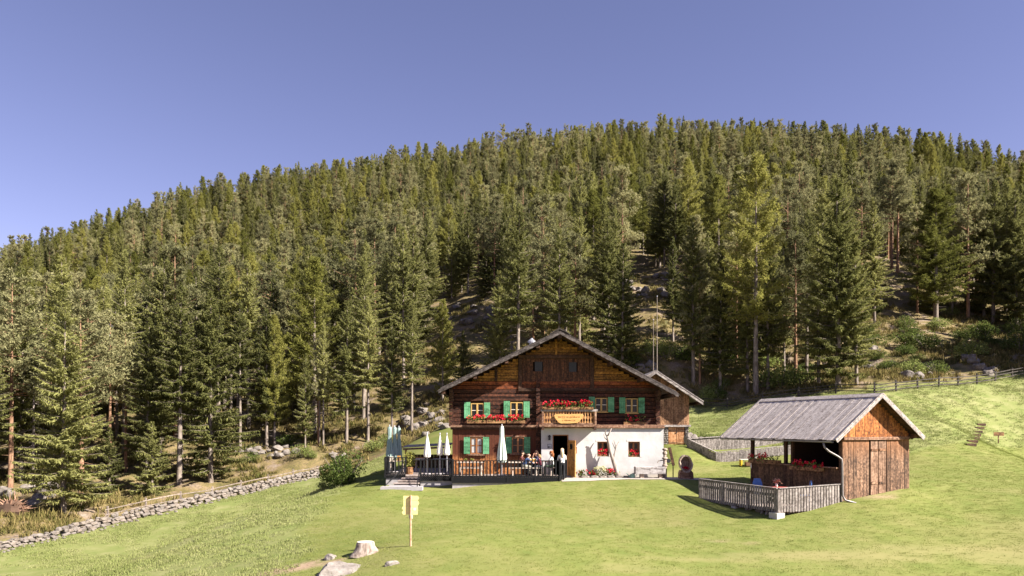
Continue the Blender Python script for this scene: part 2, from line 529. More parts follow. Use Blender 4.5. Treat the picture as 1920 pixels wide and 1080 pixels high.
c = mixc(nt, aM.outputs['Fac'], lawn, mead); aY = N(nt, 'ShaderNodeAttribute', attribute_name='dry'); c = mixc(nt, aY.outputs['Fac'], c, (0.25, 0.212, 0.10)); c = mixc(nt, aF.outputs['Fac'], c, fl); c = mixc(nt, aD.outputs['Fac'], c, ramp(nt, nC, [(.35, (.20, .125, .085)), (.65, (.40, .29, .21))]))
principled(nt, out, c, 0.9, 0.12, bump(nt, nC, 0.2, 0.02))
gme.materials.append(m)
ground = bpy.data.objects.new('ground', gme); COL.objects.link(ground)
tag(ground, kind='structure')

# ------------------------------------------------------------------ scattering with geometry nodes (only for what nobody could count)
def scatter(name, pts, rot, scl, pick, protos, label, cat, flat=True):
    """points -> instances; protos: list of lists of objects whose meshes are joined into one instance"""
    me = bpy.data.meshes.new(name); n = len(pts)
    me.vertices.add(n); me.vertices.foreach_set('co', np.asarray(pts, np.float32).ravel())
    for nm, ty, arr, key in (('rot', 'FLOAT_VECTOR', rot, 'vector'), ('scl', 'FLOAT_VECTOR', scl, 'vector'), ('pick', 'INT', pick, 'value')):
        a = me.attributes.new(nm, ty, 'POINT'); a.data.foreach_set(key, np.ascontiguousarray(arr, np.float32 if ty != 'INT' else np.int32).ravel())
    ob = bpy.data.objects.new(name, me); COL.objects.link(ob)
    ng = bpy.data.node_groups.new(name + '_nodes', 'GeometryNodeTree')
    ng.interface.new_socket('Geometry', in_out='INPUT', socket_type='NodeSocketGeometry')
    ng.interface.new_socket('Geometry', in_out='OUTPUT', socket_type='NodeSocketGeometry')
    gi = ng.nodes.new('NodeGroupInput'); go = ng.nodes.new('NodeGroupOutput')
    jall = ng.nodes.new('GeometryNodeJoinGeometry')
    for grp in reversed(protos):
        g2i = ng.nodes.new('GeometryNodeGeometryToInstance'); j = ng.nodes.new('GeometryNodeJoinGeometry')
        for o in grp:
            oi = ng.nodes.new('GeometryNodeObjectInfo'); oi.transform_space = 'ORIGINAL'; oi.inputs['Object'].default_value = o
            oi.inputs['As Instance'].default_value = False
            ng.links.new(oi.outputs['Geometry'], j.inputs[0])
        ng.links.new(j.outputs[0], g2i.inputs[0]); ng.links.new(g2i.outputs[0], jall.inputs[0])
    iop = ng.nodes.new('GeometryNodeInstanceOnPoints')
    ng.links.new(gi.outputs[0], iop.inputs['Points']); ng.links.new(jall.outputs[0], iop.inputs['Instance'])
    iop.inputs['Pick Instance'].default_value = True
    for nm, ty, sock in (('rot', 'FLOAT_VECTOR', 'Rotation'), ('scl', 'FLOAT_VECTOR', 'Scale'), ('pick', 'INT', 'Instance Index')):
        na = ng.nodes.new('GeometryNodeInputNamedAttribute'); na.data_type = ty; na.inputs['Name'].default_value = nm
        ng.links.new(na.outputs['Attribute'], iop.inputs[sock])
    ng.links.new(iop.outputs[0], go.inputs[0])
    md_ = ob.modifiers.new('scatter', 'NODES'); md_.node_group = ng
    tag(ob, label, cat, kind='stuff')
    return ob

# ------------------------------------------------------------------ trees
def m_foliage(name, stops, trans=0.36, var=0.45):
    m, nt, out = mat_new(name)
    at = N(nt, 'ShaderNodeAttribute', attribute_name='tint')
    oi = nt.nodes.new('ShaderNodeObjectInfo')
    f = math_n(nt, 'ADD', math_n(nt, 'MULTIPLY', at.outputs['Fac'], 0.55), math_n(nt, 'MULTIPLY', oi.outputs['Random'], 0.45))
    c = ramp(nt, f, stops)
    hsv = nt.nodes.new('ShaderNodeHueSaturation'); nt.links.new(c, hsv.inputs['Color'])
    nt.links.new(math_n(nt, 'ADD', math_n(nt, 'MULTIPLY', oi.outputs['Random'], var), 1 - var / 2), hsv.inputs['Value'])
    d = nt.nodes.new('ShaderNodeBsdfDiffuse'); t = nt.nodes.new('ShaderNodeBsdfTranslucent'); mx = nt.nodes.new('ShaderNodeMixShader')
    nt.links.new(hsv.outputs[0], d.inputs[0]); nt.links.new(hsv.outputs[0], t.inputs[0])
    mx.inputs[0].default_value = trans
    nt.links.new(d.outputs[0], mx.inputs[1]); nt.links.new(t.outputs[0], mx.inputs[2]); nt.links.new(mx.outputs[0], out.inputs[0])
    return m
M = {}
M['spruce'] = m_foliage('spruce_needles', [(0.1, (0.100, 0.112, 0.038)), (0.5, (0.212, 0.214, 0.074)), (0.9, (0.305, 0.296, 0.110))])
M['pine'] = m_foliage('pine_needles', [(0.1, (0.138, 0.142, 0.072)), (0.5, (0.236, 0.228, 0.110)), (0.9, (0.320, 0.296, 0.150))])
M['larch'] = m_foliage('larch_needles', [(0.1, (0.130, 0.142, 0.034)), (0.5, (0.215, 0.214, 0.054)), (0.9, (0.290, 0.265, 0.080))], trans=0.42)
M['broad'] = m_foliage('broad_leaves', [(0.1, (0.065, 0.100, 0.026)), (0.5, (0.135, 0.170, 0.045)), (0.9, (0.23, 0.25, 0.085))], trans=0.3)

def m_bark(name, lo, hi):
    m, nt, out = mat_new(name)
    n = noise_n(nt, coords(nt, 'world', (5, 5, 1.2)), 1.5, 5, .65)
    principled(nt, out, ramp(nt, n, [(0.35, lo), (0.65, hi)]), 0.9, 0.15, bump(nt, n, .8, .03))
    return m
M['bark_spruce'] = m_bark('bark_spruce', (0.11, 0.085, 0.065), (0.28, 0.235, 0.20))
M['bark_pine'] = m_bark('bark_pine', (0.16, 0.09, 0.055), (0.34, 0.20, 0.125))
M['bark_dead'] = m_bark('bark_dead', (0.20, 0.165, 0.14), (0.40, 0.34, 0.30))

class Leaves:
    def __init__(s): s.v = []; s.t = []
    def spray(s, c, d, side, L, W, rr):
        """one flat pointed spray: two triangles"""
        a = c; b = c + d * (L * .45) + side * W; e = c + d * L; f = c + d * (L * .45) - side * W
        s.v.extend([a, b, e, f]); s.t.append(rr.random())
    def mesh(s, name, mat):
        me = bpy.data.meshes.new(name); n = len(s.t)
        me.vertices.add(n * 4); me.loops.add(n * 4); me.polygons.add(n)
        me.vertices.foreach_set('co', np.array([tuple(p) for p in s.v], np.float32).ravel())
        me.loops.foreach_set('vertex_index', np.arange(n * 4)); me.polygons.foreach_set('loop_start', np.arange(0, n * 4, 4))
        a = me.attributes.new('tint', 'FLOAT', 'FACE'); a.data.foreach_set('value', np.array(s.t, np.float32))
        me.update(); me.materials.append(mat); return me

def rdir(rr):
    while True:
        v = Vector((rr.uniform(-1, 1), rr.uniform(-1, 1), rr.uniform(-1, 1)))
        if .05 < v.length < 1: return v.normalized()

def tree_proto(kind, seed, H, crown0, Lmax, dens=1.0):
    """crown mesh + trunk mesh, foot at the origin"""
    rr = random.Random(seed); lv = Leaves(); tr = MB()
    r0 = H * .0105 + .05
    lean = Vector((rr.uniform(-.012, .012), rr.uniform(-.012, .012), 0))
    pts = [Vector((0, 0, -.6))] + [Vector((lean.x * z * (1 + .3 * math.sin(z * .3)), lean.y * z, z)) for z in np.linspace(.0, H * .97, 9)]
    tr.tube(pts, [r0 * 1.35] + [r0 * (1 - .92 * k / 8) for k in range(9)], 7, jit=.12, seed=seed)
    at = lambda z: Vector((lean.x * z, lean.y * z, z))
    # dead stubs on the bare stem
    for _ in range(int(10 + crown0 * 26)):
        z = rr.uniform(.08, max(.1, crown0 + .12)) * H; a = rr.uniform(0, 6.283); L = rr.uniform(.4, 1.5)
        p = at(z); tr.tube([p, p + Vector((math.cos(a) * L, math.sin(a) * L, rr.uniform(-.3, .1) * L))], [.028, .008], 3, cap=False)
    z = crown0 * H
    if kind == 'pine':
        while z < H * .985:
            t = (z / H - crown0) / (1 - crown0)
            prof = math.sin(min(1, t * 1.15 + .18) * math.pi * .80 + .35) ** .8 if t < .85 else (1 - t) * 3.3 + .12
            for _ in range(rr.choice((2, 3, 3, 4))):
                a = rr.uniform(0, 6.283); L = Lmax * max(.15, prof) * rr.uniform(.55, 1.12)
                el = .1 + .5 * t + rr.uniform(-.15, .25)
                d = Vector((math.cos(a) * math.cos(el), math.sin(a) * math.cos(el), math.sin(el)))
                p0 = at(z); p1 = p0 + d * L
                tr.tube([p0, p0 + d * L * .5 + Vector((0, 0, -.05 * L)), p1], [.05 * (1.2 - t), .035 * (1.2 - t), .01], 3, cap=False)
                for k in range(int((4 + L * 3.6) * dens)):
                    s = rr.uniform(.35, 1.05)
                    cc = p0 + d * L * s + rdir(rr) * rr.uniform(.05, .34) * (.5 + .5 * L) + Vector((0, 0, .1))
                    for q in range(8):
                        dd = (rdir(rr) + Vector((0, 0, .35)) + d * .4).normalized()
                        lv.spray(cc, dd, dd.cross(rdir(rr)).normalized(), rr.uniform(.26, .46), rr.uniform(.032, .06), rr)
            z += rr.uniform(.32, .62)
    else:
        larch = kind == 'larch'
        step = .44 if not larch else .5
        while z < H * .99:
            t = (z / H - crown0) / (1 - crown0)
            prof = (1 - t) ** (.78 if not larch else .66) * (min(1, .62 + t * 3.0)) + .03
            for _ in range(rr.choice((5, 6, 6, 7)) if not larch else rr.choice((4, 5, 6))):
                a = rr.uniform(0, 6.283); L = Lmax * prof * rr.uniform(.6, 1.15)
                el0 = (-.28 + .75 * t if not larch else .02 + .5 * t) + rr.uniform(-.14, .14)
                hx = Vector((math.cos(a), math.sin(a), 0)); sd = Vector((-math.sin(a), math.cos(a), 0))
                p0 = at(z + rr.uniform(-.2, .2)); n = 4
                path = [p0]
                for k in range(1, n + 1):
                    e = el0 + (.38 * (k / n) ** 1.5 if not larch else .25 * k / n)
                    path.append(path[-1] + (hx * math.cos(e) + Vector((0, 0, math.sin(e)))) * (L / n))
                if L > .8: tr.tube(path[::2], [.03 * (1.15 - t), .02 * (1.15 - t), .006], 3, cap=False)
                cnt = int((3 + L * (14.0 if not larch else 7.5)) * dens)
                for k in range(cnt):
                    s = (rr.random() ** .8) * .93 + .07
                    fi = min(n - 1, int(s * n)); q = path[fi].lerp(path[fi + 1], s * n - fi)
                    if larch:
                        dd = (hx * .35 + sd * rr.uniform(-1, 1) + Vector((0, 0, rr.uniform(-.55, .5)))).normalized()
                        for w in range(4):
                            d2 = (dd + rdir(rr) * .8).normalized()
                            lv.spray(q + rdir(rr) * .12, d2, d2.cross(rdir(rr)).normalized(), rr.uniform(.28, .5), rr.uniform(.026, .046), rr)
                    else:
                        sg = rr.choice((-1, 1)); ln = (.30 + .35 * (1 - s)) * min(1.0, .45 + L * .25)
                        dd = (hx * .75 + sd * sg * rr.uniform(.35, 1.0) + Vector((0, 0, rr.uniform(-.62, .08)))).normalized()
                        up = (Vector((0, 0, 1)) + rdir(rr) * .75).normalized()
                        lv.spray(q, dd, dd.cross(up).normalized(), ln * rr.uniform(.8, 1.35), ln * rr.uniform(.09, .15), rr)
                        if rr.random() < .75:      # hanging twig
                            dd = (Vector((0, 0, -1)) + rdir(rr) * .6).normalized()
                            lv.spray(q, dd, dd.cross(rdir(rr)).normalized(), ln * rr.uniform(.7, 1.3), ln * .12, rr)
            z += step * rr.uniform(.75, 1.25) * (.75 + .4 * (1 - t))
        p = at(H * .96)
        for k in range(10):
            dd = (Vector((0, 0, 1)) + rdir(rr) * .45).normalized(); lv.spray(p, dd, dd.cross(rdir(rr)).normalized(), .55, .07, rr)
    nm = {'spruce': 'spruce', 'pine': 'pine', 'larch': 'larch'}[kind]
    bark = M['bark_pine'] if kind == 'pine' else M['bark_spruce']
    tm = tr.mesh('trunk', bark, smooth=True)
    return lv.mesh('crown', M[nm]), tm

PROTO = {}
for i, a in enumerate([('spruce', 1, 20, .08, 4.3, 1.5), ('spruce', 2, 22, .16, 3.9, 1.5), ('spruce', 3, 18, .24, 3.4, 1.5), ('spruce', 4, 21, .40, 3.3, 1.4), ('spruce', 5, 9, .03, 2.7, 1.7),
                       ('pine', 6, 19, .46, 3.7, 1.7), ('pine', 7, 21, .40, 4.0, 1.7), ('pine', 8, 17, .50, 3.3, 1.7), ('pine', 9, 19, .30, 3.9, 1.7),
                       ('larch', 10, 20, .14, 4.3, 1.7), ('larch', 11, 18, .22, 3.9, 1.7), ('larch', 12, 21, .32, 4.2, 1.7)]):
    PROTO.setdefault(a[0], []).append((tree_proto(*a), a[2]))
FIRST = {}
def put_tree(kind, var, loc, h, rz, label, group=None, wide=1.0):
    (cr, tk), H = PROTO[kind][var]
    s = h / H
    t = thing(kind + '_tree', label, 'tree', loc, group)
    t.rotation_euler = (0, 0, rz); t.scale = (s * wide, s * wide, s)
    c = bpy.data.objects.new('crown', cr); k = bpy.data.objects.new('trunk', tk)
    for o in (c, k): COL.objects.link(o); o.parent = t
    FIRST.setdefault((kind, var), (c, k))
    return t

# ------------------------------------------------------------------ the wood: hero trees, then the rest
rt = random.Random(5)
HERO = [  # kind, variant, px, py foot, py top, width, label
    ('spruce', 0, 118, 962, 560, 1.15, 'large drooping spruce at the far left behind the stone wall'),
    ('spruce', 4, 205, 925, 800, 1.0, 'low dense young spruce beside the largest left spruce'),
    ('spruce', 1, 40, 905, 560, 1.0, 'tall spruce at the left picture edge above the uprooted stump'),
    ('spruce', 0, 395, 905, 540, 1.15, 'broad dark spruce standing right behind the rail fence on the left'),
    ('spruce', 4, 285, 930, 790, 1.1, 'young spruce with skirt to the ground behind the stone wall fence'),
    ('spruce', 1, 275, 905, 590, 1.0, 'slender spruce between the two broad spruces behind the stone wall'),
    ('pine', 0, 205, 890, 590, 1.0, 'bare-stemmed pine rising behind the young spruce on the left'),
    ('pine', 2, 236, 885, 610, .9, 'thin bare-stemmed pine next to another pine on the left'),
    ('spruce', 3, 340, 880, 545, .9, 'spruce with long pale bare trunk left of the broad dark spruce'),
    ('spruce', 3, 450, 845, 560, .9, 'pale-trunked spruce just right of the broad dark spruce'),
    ('spruce', 2, 500, 842, 575, .9, 'slim spruce above the rocks at the foot of the wood'),
    ('larch', 1, 515, 838, 590, .8, 'slim light green larch above the rocks behind the stone wall'),
    ('pine', 0, 597, 838, 640, .7, 'thin pine of a trio of straight trunks above the round bush'),
    ('spruce', 3, 606, 838, 600, .7, 'middle thin trunk of the trio above the round bush'),
    ('spruce', 2, 650, 832, 560, .9, 'spruce with bare lower trunk above the round bush'),
    ('spruce', 3, 690, 828, 560, .9, 'spruce with bare trunk left of the folded teal parasols'),
    ('spruce', 1, 572, 845, 660, .8, 'short leaning spruce left of the trio of thin trunks'),
    ('spruce', 3, 772, 812, 560, .9, 'thin spruce rising from the rock outcrop by the terrace'),
    ('spruce', 2, 735, 815, 600, .9, 'spruce standing behind the folded teal parasols'),
    ('larch', 0, 830, 760, 560, .9, 'light green larch to the left above the farmhouse roof'),
    ('spruce', 4, 868, 735, 620, .9, 'small dark spruce just left of the farmhouse roof'),
    ('spruce', 0, 938, 722, 505, 1.0, 'bright-tipped spruce left of the farmhouse gable peak'),
    ('pine', 3, 1000, 712, 470, 1.1, 'bushy pine behind the farmhouse chimney'),
    ('pine', 1, 1078, 705, 440, 1.1, 'broad pine directly behind the farmhouse gable peak'),
    ('spruce', 0, 1166, 705, 450, 1.0, 'spruce with open lower trunk right of the gable peak'),
    ('spruce', 2, 1300, 722, 400, .9, 'tall narrow spruce with dark bare trunk above the barn roof'),
    ('pine', 3, 1312, 720, 470, .8, 'dark-stemmed pine close beside the tall narrow spruce above the barn'),
    ('larch', 2, 1417, 742, 290, .95, 'very tall thin larch rising left above the small hut'),
    ('spruce', 1, 1402, 735, 480, 1.0, 'shaggy spruce with dead low branches left above the small hut'),
    ('spruce', 0, 1572, 728, 330, 1.1, 'largest spruce on the right, above the ridge of the small hut'),
    ('spruce', 2, 1535, 722, 420, .9, 'spruce close left of the largest spruce on the right'),
    ('spruce', 2, 1470, 700, 430, .8, 'slim spruce between the thin larch and the largest right spruce'),
    ('larch', 0, 1755, 600, 352, 1.45, 'spreading yellow-green larch alone above the right clearing'),
    ('pine', 0, 1683, 512, 300, 1.0, 'pine with leaning bare trunk at the sunlit clearing on the right'),
    ('pine', 2, 1672, 512, 310, .9, 'second bare trunk pine at the sunlit clearing on the right'),
    ('spruce', 1, 1862, 612, 340, 1.0, 'dark spruce near the right picture edge above the shaded bank'),
    ('spruce', 0, 1905, 615, 360, 1.1, 'dark broad spruce at the right picture edge'),
    ('pine', 3, 1815, 600, 330, 1.0, 'pine between the spreading larch and the dark right spruces'),
]
BANK_TREES = [('spruce', 1, 1350, 738, 455, .9), ('spruce', 2, 1440, 730, 430, .9), ('pine', 3, 1492, 720, 440, 1.0), ('spruce', 3, 1512, 705, 390, .9), ('spruce', 1, 1606, 722, 430, .95), ('spruce', 0, 1545, 690, 380, .9),
    ('pine', 1, 1380, 690, 400, 1.0), ('spruce', 2, 1330, 690, 430, .9), ('spruce', 1, 1640, 610, 370, .9), ('pine', 0, 1615, 600, 330, .9), ('spruce', 0, 1845, 600, 370, 1.0), ('spruce', 1, 1885, 590, 340, 1.0), ('pine', 2, 1720, 590, 390, .9),
    ('spruce', 3, 1785, 592, 380, .9), ('spruce', 2, 1262, 640, 440, .8), ('pine', 0, 1450, 680, 400, .9), ('spruce', 1, 1425, 660, 380, .9), ('spruce', 0, 1580, 640, 350, .9), ('spruce', 2, 1925, 600, 350, 1.0)]
TREES = []          # (x, y) of every tree placed, to keep distances
for k, v, px, pf, pt, wd, lab in HERO:
    p = hit(px, pf)
    h = (pf - pt) / F * p.y
    put_tree(k, v, (p.x, p.y, p.z - .1), h, rt.uniform(0, 6.28), lab, wide=wd)
    TREES.append((p.x, p.y))

for k, v, px, pf, pt, wd in BANK_TREES:
    p = hit(px, pf); put_tree(k, v, (p.x, p.y, p.z - .1), (pf - pt) / F * p.y, rt.uniform(0, 6.28), 'tall %s on the shaded bank, %s' % (k, 'straight above the hut roof' if 1365 < px < 1560 else ('between barn and hut' if px <= 1365 else ('right of the largest spruce' if px < 1660 else ('beside the spreading larch' if px < 1800 else 'at the right picture edge')))), {'spruce': 'spruces on the shaded right bank', 'pine': 'pines on the shaded right bank'}[k], wide=wd)
    TREES.append((p.x, p.y))
CLEAR = [(878, 588, 62, 30), (1228, 530, 52, 24), (1682, 520, 60, 30), (1655, 570, 45, 55), (1740, 665, 190, 52), (505, 852, 130, 40), (790, 780, 70, 45),
         (1275, 655, 75, 40), (1210, 700, 60, 30), (1500, 700, 40, 25), (650, 840, 80, 25)]
cand = []
Yv = 44.0
while Yv < 335:
    sp = 4.1 + min(Yv, 120) * .004
    xs = np.arange(-.86 * Yv - 16, .98 * Yv + 22, sp)
    for x in xs:
        cand.append((x + rt.uniform(-.45, .45) * sp, Yv + rt.uniform(-.45, .45) * sp))
    Yv += sp * .95
cand = np.array(cand)
cand = cand[cand[:, 1] > edge_y(cand[:, 0]) + np.where(cand[:, 0] < -8, 17, 5)]
cz = ground_z(cand[:, 0], cand[:, 1])
pick_n = fbm(cand[:, 0] * .045, cand[:, 1] * .045, 3)
WOOD = []
for (x, y), z, nv in zip(cand, cz, pick_n):
    px = 960 + F * x / y; py = HZ - F * (z - ZC) / y
    r = rt.random()
    up = np.clip((y - 70) / 150, 0, 1)
    thr_l = .10 + .16 * up + (nv - .45) * .9; thr_p = thr_l + .22 + .10 * up
    kind = 'larch' if r < thr_l else ('pine' if r < thr_p else 'spruce')
    h = rt.uniform(13.5, 20.5) * (1 - .10 * up)
    if rt.random() < .16: h *= rt.uniform(.35, .7)
    top = py - F * h / y
    ok = True
    for cx, cy, rx, ry in CLEAR:
        if abs(px - cx) < rx * 1.15 and py > cy - ry and top < cy + ry * .5 and py < cy + 280:
            if ((px - cx) / rx) ** 2 + ((py - cy) / ry) ** 2 < 1.0: ok = False
            elif py > cy and rt.random() < .9: ok = False
    # the shrubby bank on the right, above the fence, carries few trees
    if 1290 < px < 1990 and py > 615 and rt.random() < (.90 if px > 1640 or py > 700 else .60): ok = False
    if 1180 < px <= 1290 and py > 640 and rt.random() < .8: ok = False
    # around the hero trees keep their room
    if ok and y < 135:
        for hx, hy in TREES:
            if (hx - x) ** 2 + (hy - y) ** 2 < 6.5: ok = False; break
    if ok and rt.random() < .05: ok = False
    if not ok: continue
    v = rt.randrange(len(PROTO[kind]))
    if kind == 'spruce' and y < 120 and rt.random() < .5: v = 3
    if kind == 'spruce':
        if v == 4 and h > 11: v = rt.randrange(4)
        if h < 8: v = 4
    WOOD.append((kind, v, x, y, z, h, rt.uniform(0, 6.28), rt.uniform(.86, 1.14) * (1 - .12 * up), -30 < px < 1950))
for _ in range(46):                 # the wood goes on beyond the right picture edge and shades the bank
    x = rt.uniform(55, 88); y = rt.uniform(66, 86)
    if x < y * .70 + 6: continue
    WOOD.append(('spruce', rt.randrange(3), x, y, gz(x, y), rt.uniform(16, 21), rt.uniform(0, 6.28), 1.1, False))
near = sorted([w for w in WOOD if w[8]], key=lambda w: w[3])[:300 - len(HERO) - len(BANK_TREES)]
nearset = set(id(w) for w in near)
LBL = {'spruce': ('dark green spruce standing in the dense wood on the lower hillside', 'spruces in the lower hillside wood'),
       'pine': ('grey-green pine with bare stem in the wood on the lower hillside', 'pines in the lower hillside wood'),
       'larch': ('yellow-green larch in the wood on the lower hillside', 'larches in the lower hillside wood')}
REG = [(190, 'at the far left'), (380, 'behind the stone wall'), (600, 'above the stone wall rocks'), (760, 'behind the bush and teal parasols'), (900, 'left above the farmhouse roof'), (1060, 'behind the farmhouse chimney'),
       (1220, 'above the right roof slope'), (1330, 'above the barn'), (1480, 'left above the hut'), (1640, 'above the hut ridge'), (1780, 'above the right clearing'), (2100, 'at the right picture edge')]
HUE = {'spruce': 'dark green', 'pine': 'grey-green', 'larch': 'yellow-green'}
def tree_label(w):
    px = 960 + F * w[2] / w[3]; reg = next(r for lim, r in REG if px < lim)
    c0 = {'spruce': (.08, .16, .24, .40, .03), 'pine': (.46, .40, .50, .30), 'larch': (.14, .22, .32)}[w[0]][w[1]]
    size = 'small' if w[5] < 9 else ('middle-sized' if w[5] < 15.5 else 'tall')
    row = 'in the front row' if w[3] < edge_y(w[2]) + 26 else ('in the second rank' if w[3] < edge_y(w[2]) + 42 else 'further up')
    return '%s %s %s, %s %s' % (size, w[0], 'with bare stem' if c0 > .28 else 'branched low', row, reg)
for w in near:
    put_tree(w[0], w[1], (w[2], w[3], w[4] - .1), w[5], w[6], tree_label(w), LBL[w[0]][1], wide=w[7])
for k in PROTO:                    # every variant needs one placed tree to draw from
    for v in range(len(PROTO[k])):
        if (k, v) not in FIRST:
            w = next(w for w in near if w[0] == k)
            put_tree(k, v, (w[2] + 2.5, w[3] + 2, gz(w[2] + 2.5, w[3] + 2) - .1), w[5] * .8, 1.0, tree_label((k, v, w[2] + 2.5, w[3] + 2, 0, w[5] * .8)), LBL[k][1])
keys = [(k, v) for k in PROTO for v in range(len(PROTO[k]))]
rest = [w for w in WOOD if id(w) not in nearset]
pts = np.array([(w[2], w[3], w[4] - .2) for w in rest]); rot = np.array([(0, 0, w[6]) for w in rest])
scl = np.array([((w[5] / PROTO[w[0]][w[1]][1]) * w[7], (w[5] / PROTO[w[0]][w[1]][1]) * w[7], w[5] / PROTO[w[0]][w[1]][1]) for w in rest])
scatter('conifer_forest', pts, rot, scl, np.array([keys.index((w[0], w[1])) for w in rest]), [list(FIRST[k]) for k in keys],
        'mixed conifer forest covering the hill up to its crest', 'forest')

# a dead spruce and the uprooted root plate at the left edge
def dead_tree(px, pf, pt, label):
    p = hit(px, pf); h = (pf - pt) / F * p.y; t = thing('dead_tree', label, 'tree', p)
    tr = MB(); tr.tube([p + Vector((0, 0, -.3)), p + Vector((.05, 0, h * .5)), p + Vector((0, .1, h))], [.16, .11, .02], 7, jit=.1)
    tr.build('trunk', M['bark_dead'], t, smooth=True)
    br = MB(); rr = random.Random(int(px))
    for _ in range(60):
        z = rr.uniform(.25, .97); a = rr.uniform(0, 6.28); L = (1.1 - z) * rr.uniform(1.2, 2.6)
        q = p + Vector((0, 0, h * z)); e = q + Vector((math.cos(a) * L, math.sin(a) * L, rr.uniform(-.5, .1) * L))
        br.tube([q, q.lerp(e, .6) + Vector((0, 0, .05)), e], [.03, .02, .006], 3, cap=False)
    br.build('branches', M['bark_dead'], t)
dead_tree(598, 834, 650, 'grey dead spruce without needles above the round bush')
dead_tree(62, 912, 700, 'grey dead stem with short dry branches at the left picture edge')

# ------------------------------------------------------------------ shrubs, rocks, undergrowth
def shrub_mesh(seed, n=1700, mat=None, up=.2, size=(.06, .12)):
    rr = random.Random(seed); lv = Leaves(); st = MB()
    lobes = [(rdir(rr) * rr.uniform(.25, .62), rr.uniform(.3, .55)) for _ in range(9)]
    for k in range(n):
        c, r = rr.choice(lobes); q = c + rdir(rr) * r * rr.uniform(.6, 1.05)
        q = Vector((q.x, q.y, max(.04, q.z * .85 + .55)))
        dd = (rdir(rr) + Vector((0, 0, up)) + (q - Vector((0, 0, .4))) * .6).normalized()
        lv.spray(q, dd, dd.cross(rdir(rr)).normalized(), rr.uniform(*size), rr.uniform(*size) * .36, rr)
    for k in range(9):
        a = rr.uniform(0, 6.28); e = Vector((math.cos(a) * .6, math.sin(a) * .6, rr.uniform(.6, 1.1)))
        st.tube([(0, 0, -.15), e * .5 + Vector((0, 0, .05)), e], [.03, .02, .008], 4, cap=False)
    return lv.mesh('leaves', mat or M['broad']), st.mesh('stems', M['bark_spruce'])
SHRUB = [shrub_mesh(s) for s in (1, 2, 3)]
def put_shrub(v, loc, s, label, group=None, name='shrub', meshes=None):
    t = thing(name, label, 'bush', loc, group)
    t.scale = s; t.rotation_euler = (0, 0, rt.uniform(0, 6.28))
    for nm, me in zip(('leaves', 'stems'), (meshes or SHRUB)[v]):
        o = bpy.data.objects.new(nm, me); COL.objects.link(o); o.parent = t
    return t
BIG = shrub_mesh(9, 5200, None, .1, (.045, .08))
p = hit(640, 912); put_shrub(0, p + Vector((0, .6, -.25)), (1.95, 1.7, 2.15), 'large round green bush on the bank left of the terrace', name='round_bush', meshes=[BIG])
p = hit(607, 918); put_shrub(1, p, (.6, .5, .45), 'small low bush at the foot of the large round bush')
shr = []
for _ in range(150):
    px = rt.uniform(1330, 1930); py = rt.uniform(560, 735)
    if py > 750 - (px - 1310) * .085 - 4: continue
    if 1460 < px < 1620 and py < 690: continue
    if px < 1600 and py < 660: continue
    shr.append((px, py))
for px, py in shr[:34]:
    p = hit(px, py, 60); s = rt.uniform(.9, 2.1); sw = ('small', 'medium', 'large')[min(2, int((s - .9) / .4))]; rg_ = 'left' if px < 1600 else ('middle' if px < 1760 else 'right'); vg = 'upper' if py < 640 else ('middle' if py < 690 else 'lowest')
    put_shrub(rt.randrange(3), p, (s * 1.2, s * 1.1, s * rt.uniform(.7, 1)), '%s leafy shrub above the right pasture fence, %s part of the bank, %s tier' % (sw, rg_, vg), 'shrubs above the right pasture fence')
for px, py, s, lb in ((1250, 672, 1.6, 'leafy shrub right of the two poles behind the barn'), (1215, 668, 1.3, 'leafy shrub left of the two poles behind the barn'), (1285, 676, 1.5, 'leafy shrub at the foot of the narrow spruce above the barn'), (1180, 690, 1.4, 'leafy shrub close above the right farmhouse roof slope'), (1330, 755, 1.3, 'largest shrub at the left end of the pasture fence'), (1345, 752, 1.1, 'right-hand shrub at the left end of the pasture fence'), (1322, 762, 1.0, 'lowest shrub beside the barn eaves at the pasture fence')):
    p = hit(px, py, 60); put_shrub(rt.randrange(3), p, (s * 1.2, s, s), lb, 'shrubs on the slope behind the barn')
for px, py, s, lb in ((470, 868, 1.0, 'leftmost low shrub above the stone wall fence'), (565, 858, 1.2, 'broad shrub among the rocks left of the round bush'), (585, 862, .8, 'small shrub just left behind the round bush'), (540, 835, 1.3, 'highest shrub among the rocks above the stone wall'), (700, 845, 1.2, 'shrub just right behind the round bush'), (725, 835, 1.0, 'shrub behind the teal parasols')):
    p = hit(px, py, 50); put_shrub(rt.randrange(3), p, (s, s, s * .8), lb, 'shrubs at the foot of the left wood')

